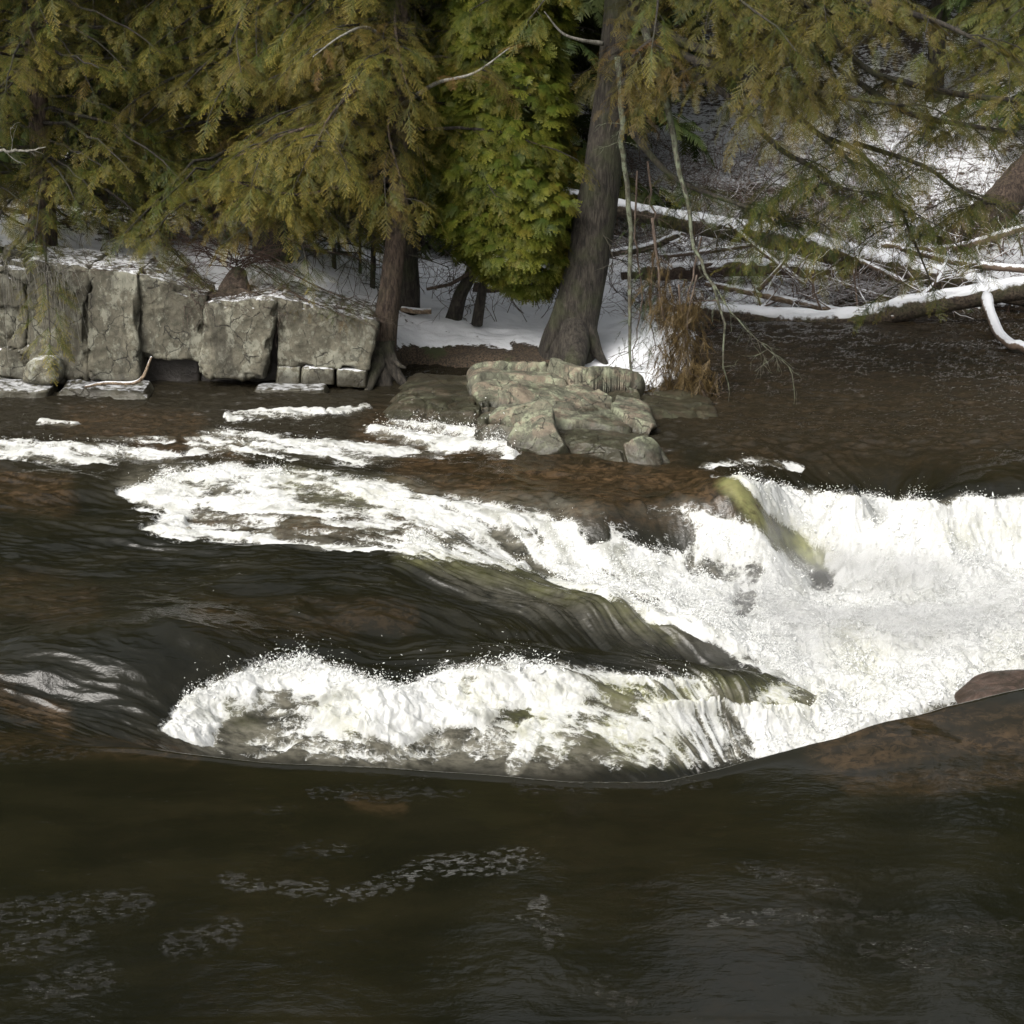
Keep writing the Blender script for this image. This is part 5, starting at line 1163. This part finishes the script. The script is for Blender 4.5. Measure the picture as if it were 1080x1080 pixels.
stick('hanging_branch', 'thin dark stem with drooping green-brown sprays just right of the big trunk', [[(672, 180, 22.5, .016), (670, 250, 22.4, .014), (676, 300, 22.3, .012), (672, 350, 22.2, .008), (664, 400, 22.1, .005)], [(683, 170, 22.6, .016), (690, 240, 22.5, .014), (686, 320, 22.4, .010), (692, 370, 22.3, .006)]], 'twig', HG, leaves=dict(n=110, sc=.08, len=.22, mat='hemlock_dark'), seed=6)
stick('hanging_branch', 'thin forked dead branch tip dangling low over the pool', [[(740, 250, 21.9, .016), (728, 300, 21.8, .014), (722, 330, 21.7, .010), (724, 380, 21.6, .006), (748, 430, 21.4, .003)]], 'twig', HG, seed=7, twigs=8)
stick('hanging_branch', 'pale lichened dead limb poking in at the left picture edge', [[(-40, 162, 21.5, .03), (0, 160, 21.4, .02), (26, 159, 21.4, .014), (48, 155, 21.3, .006)]], 'twig_pale', 'dead limbs along the cliff', seed=8, twigs=4)
stick('hanging_branch', 'grey crooked limb leaning off the short red-brown trunk', [[(-20, 300, 22.2, .05), (8, 268, 22.4, .04), (32, 232, 22.6, .03), (40, 200, 22.8, .015)]], 'twig_pale', 'dead limbs along the cliff', seed=9, twigs=3)

# ---- root mat with a tuft of dead twigs on the cliff top
rr = empty('tree_stump', tuple(aty(243, 312, 22.6))); tag(rr, 'low dark stump with a spray of rusty twigs above the cliff notch', 'stump')
C = np.array([list(aty(a, b, c))+[r_] for a, b, c, r_ in [(248, 326, 22.3, .24), (248, 306, 22.45, .19), (250, 292, 22.55, .13), (252, 284, 22.6, .08)]]); mb = MB(); mb.tube(C[:, :3], C[:, 3], 16, rough=.35, fr=7); mb.build('trunk', M['bark_red'], rr)
for pts in ([(248, 305, 22.3, .08), (225, 314, 22.15, .06), (208, 316, 22.1, .03)], [(250, 308, 22.3, .08), (275, 318, 22.1, .05), (288, 318, 22.1, .03)]):
    C = curve_pts(np.array([list(aty(a, b, c))+[r_] for a, b, c, r_ in pts]), 10); mb = MB(); mb.tube(C[:, :3], C[:, 3], 10, rough=.4, fr=9); mb.build('root', M['bark_red'], rr)
mb = MB(); rs = R_(31)
for i in range(46):
    a = rs.uniform(-2.6, .6); twig_tree(mb, aty(250, 280, 22.55)+rs.normal(size=3)*.05, (math.cos(a), -.5*rs.rand(), .5*rs.rand()+.1), rs.uniform(.3, .75), .006, 2, rs, .35, -.03, 3, 3, .12)
mb.build('twigs', M['twig_red'], rr)
# drooping green bough over the long block
rs = R_(33); br = empty('hemlock_sapling', tuple(aty(300, 300, 22.4))); tag(br, 'low dark green hemlock sapling draping over the long cliff block', 'sapling')
Lv = Leaves(); lb = MB()
for pts, ru in (([(262, 268, 22.7), (300, 285, 22.2), (340, 305, 21.9), (385, 322, 21.7)], .1), ([(270, 280, 22.6), (310, 310, 22.0), (345, 325, 21.7), (365, 335, 21.6)], .4), ([(300, 250, 23.1), (330, 262, 22.8), (370, 270, 22.6), (400, 280, 22.5)], 0), ([(260, 262, 22.8), (290, 272, 22.5), (315, 290, 22.2)], 0)):
    C = curve_pts(np.array([aty(*q) for q in pts]), 12); lb.tube(C, np.linspace(.012, .004, 12), 4, cap=False); clothe(Lv, lb, C, rs, .28, .07, .17, 'fine', .15, ru, 0, .6)
lb.build('branches', M['twig'], br); Lv.build('foliage', M['hemlock'], br, rs, .6)
# young firs in the understorey
SG = 'young firs in the understorey'
def sapling(px, py, D, H, label, seed, tint=.1, mat='hemlock_dark', L0=.6):
    b_, tr = up_trunk(px, py, D, .025, H+gz(ray(px, py)[0]*D, D), top_r=.006)
    return conifer('young_fir', label, 'young tree', SG, b_, tr, tr[-1][2], R_(seed), z0=b_[2]+.15, L0=L0, step=.12, tint=tint, rust=0, mat=mat, spray=.15, sec=.22, per=3, fine_to=99, tipgain=.7, sides=6)
sapling(352, 262, 24.6, 1.0, 'small dark fir in front of the thin saplings behind the long cliff block', 41)
sapling(312, 255, 25.2, 1.3, 'small dark fir right beside the broad hemlock trunk', 42)
sapling(170, 250, 24.6, .9, 'small dark fir on the snow above the undercut slab', 43)
sapling(110, 240, 24.8, 1.1, 'small dark fir above the flat grey cliff face', 44)
sapling(225, 245, 25.0, 1.2, 'small dark fir left of the low stump', 45)
sapling(705, 395, 22.3, .35, 'tiny fir at the snow edge below the hanging needles', 46, L0=.3)
sapling(648, 400, 22.1, .3, 'tiny fir at the foot of the big hemlock', 47, L0=.3)
# thin bare poles
PG = 'thin bare saplings behind the cliff'
for k_, (px, py, D, r_, h_, lab) in enumerate([(380, 318, 25.0, .022, 4, 'thinnest bare pole just left of the leaning trunk'), (393, 322, 24.6, .035, 4.5, 'stouter bare pole closest to the leaning trunk'), (360, 300, 26.5, .02, 5, 'thin bare pole further back behind the long block'),
        (332, 295, 27, .025, 5, 'thin bare pole between the broad hemlock and the cliff end'), (113, 225, 27.5, .03, 5, 'bare pole rising above the flat grey face'), (197, 228, 28, .03, 5, 'bare pole rising above the tall slab'), (447, 290, 29, .03, 5, 'bare pole beyond the twin trunks')]):
    b_, tr = up_trunk(px, py, D, r_, h_+1, top_r=.01, lean=(rs.normal()*.03, 0)); root = empty('bare_sapling', b_); tag(root, lab, 'sapling', PG)
    T = curve_pts(tr, 16); mb = MB(); mb.tube(T[:, :3], T[:, 3], 7, rough=.1); mb.build('trunk', M['bark'], root)
    mb = MB()
    for i in range(16):
        q = T[rs.randint(3, 16), :3]; a = rs.uniform(0, 6.28); twig_tree(mb, q, (math.cos(a), math.sin(a), .3), rs.uniform(.2, .6), .005, 1, rs, .5, -.02, 3, 3, .15)
    mb.build('twigs', M['twig'], root)
# leaning root-plate trunk at the right
C = np.array([list(aty(a, b, c))+[r_] for a, b, c, r_ in [(1008, 272, 29.8, .42), (1030, 246, 30.0, .36), (1052, 218, 30.2, .30), (1078, 188, 30.5, .27), (1120, 140, 31.0, .25), (1200, 40, 32, .2)]]); C = curve_pts(C, 30)
lt = empty('leaning_trunk', tuple(C[0, :3])); tag(lt, 'brown leaning trunk with a ragged upturned root base at the right picture edge', 'tree trunk')
mb = MB(); mb.tube(C[:, :3], C[:, 3], 22, rough=.25, fr=5); mb.build('trunk', M['bark_red'], lt)
for pts in ([(1020, 255, 30.0, .13), (990, 265, 29.8, .10), (965, 275, 29.6, .05)], [(1030, 262, 29.9, .14), (1050, 278, 29.6, .07)]):
    C = curve_pts(np.array([list(aty(a, b, c))+[r_] for a, b, c, r_ in pts]), 10); mb = MB(); mb.tube(C[:, :3], C[:, 3], 10, rough=.4, fr=6); mb.build('root', M['bark_red'], lt)

# ------------------------------------------------------------------ forest on the slope: three kinds, copied with their parts
def copy_tree(o, loc, rz, sc_, label, group):
    c = o.copy(); sc.collection.objects.link(c); c.location = loc; c.rotation_euler = (0, 0, rz); c.scale = (sc_,)*3; c['label'] = label; c['group'] = group
    for ch in o.children:
        k_ = ch.copy(); sc.collection.objects.link(k_); k_.parent = c
    return c
FG = 'dark conifers on the slope behind'
def proto(seed, H, z0, L0, tint):
    tr = [[0, 0, -.3, .20], [0, 0, .2, .16], [.05, 0, H*.5, .10], [0, 0, H, .02]]
    return conifer('forest_conifer', 'x', 'tree', FG, (0, 0, 0), tr, H, R_(seed), z0=z0, L0=L0, step=.34, tint=tint, rust=.05, mat='hemlock_dark', spray=.30, fine_to=-9, sec=.6, per=5, sides=9, dead=10)
pr = [proto(51, 15, 1.2, 2.4, .4), proto(52, 16, 2.6, 2.7, .3), proto(53, 12, .4, 2.0, .6)]
SP = [(-260, 27.5), (-60, 28.0), (20, 29.5), (95, 28.5), (180, 30.5), (240, 28.8), (330, 29.5), (390, 31), (455, 30.5), (520, 32), (590, 30.5), (640, 33.5), (700, 38), (560, 36), (480, 37), (420, 35.5), (350, 35), (280, 34.5), (210, 36), (140, 34.5), (60, 35.5), (-20, 34), (-120, 33), (-200, 37),
      (985, 38), (1130, 35), (1210, 33), (1300, 37), (860, 44), (930, 46), (1060, 45), (760, 43), (800, 49), (1000, 51), (660, 42), (600, 43), (500, 44), (400, 43), (300, 44), (200, 44), (100, 43), (0, 44), (-150, 45), (1180, 43), (1400, 42), (1300, 30), (1420, 33), (-350, 31), (-420, 36), (250, 50), (550, 51), (80, 51), (900, 54), (1150, 52), (720, 54), (-100, 54)]
rs = R_(61)
kn = ['dark full-crowned conifer', 'dark bare-based conifer', 'bushy low-branched conifer']
ordn = ['leftmost', 'second from the left', 'third from the left', 'fourth from the left', 'fifth from the left', 'sixth from the left', 'seventh from the left', 'eighth from the left', 'ninth from the left', 'tenth from the left', 'eleventh from the left', 'twelfth from the left', 'thirteenth from the left', 'fourteenth from the left', 'fifteenth from the left', 'sixteenth from the left', 'seventeenth from the left', 'eighteenth from the left', 'nineteenth from the left', 'twentieth from the left']
def row_of(D): return 0 if D < 31 else 1 if D < 38 else 2 if D < 47 else 3
rowname = ['front row of the slope forest', 'second row of the slope forest', 'third row of the slope forest', 'back row of the slope forest']
used = set()
for i, (px, D) in enumerate(SP):
    j = rs.randint(3) if px < 640 or px > 1080 else 1
    x = ray(px, 100)[0]*D; z = gz(x, D)
    r_ = row_of(D); rank = sorted(q[0] for q in SP if row_of(q[1]) == r_).index(px)
    lab = '%s, %s in the %s' % (kn[j], ordn[rank], rowname[r_])
    if j not in used:
        o = pr[j]; used.add(j); o.location = (x, D, z); o['label'] = lab; o['group'] = FG
    else: copy_tree(pr[j], (x, D, z), rs.uniform(0, 6.28), rs.uniform(.8, 1.15), lab, FG)
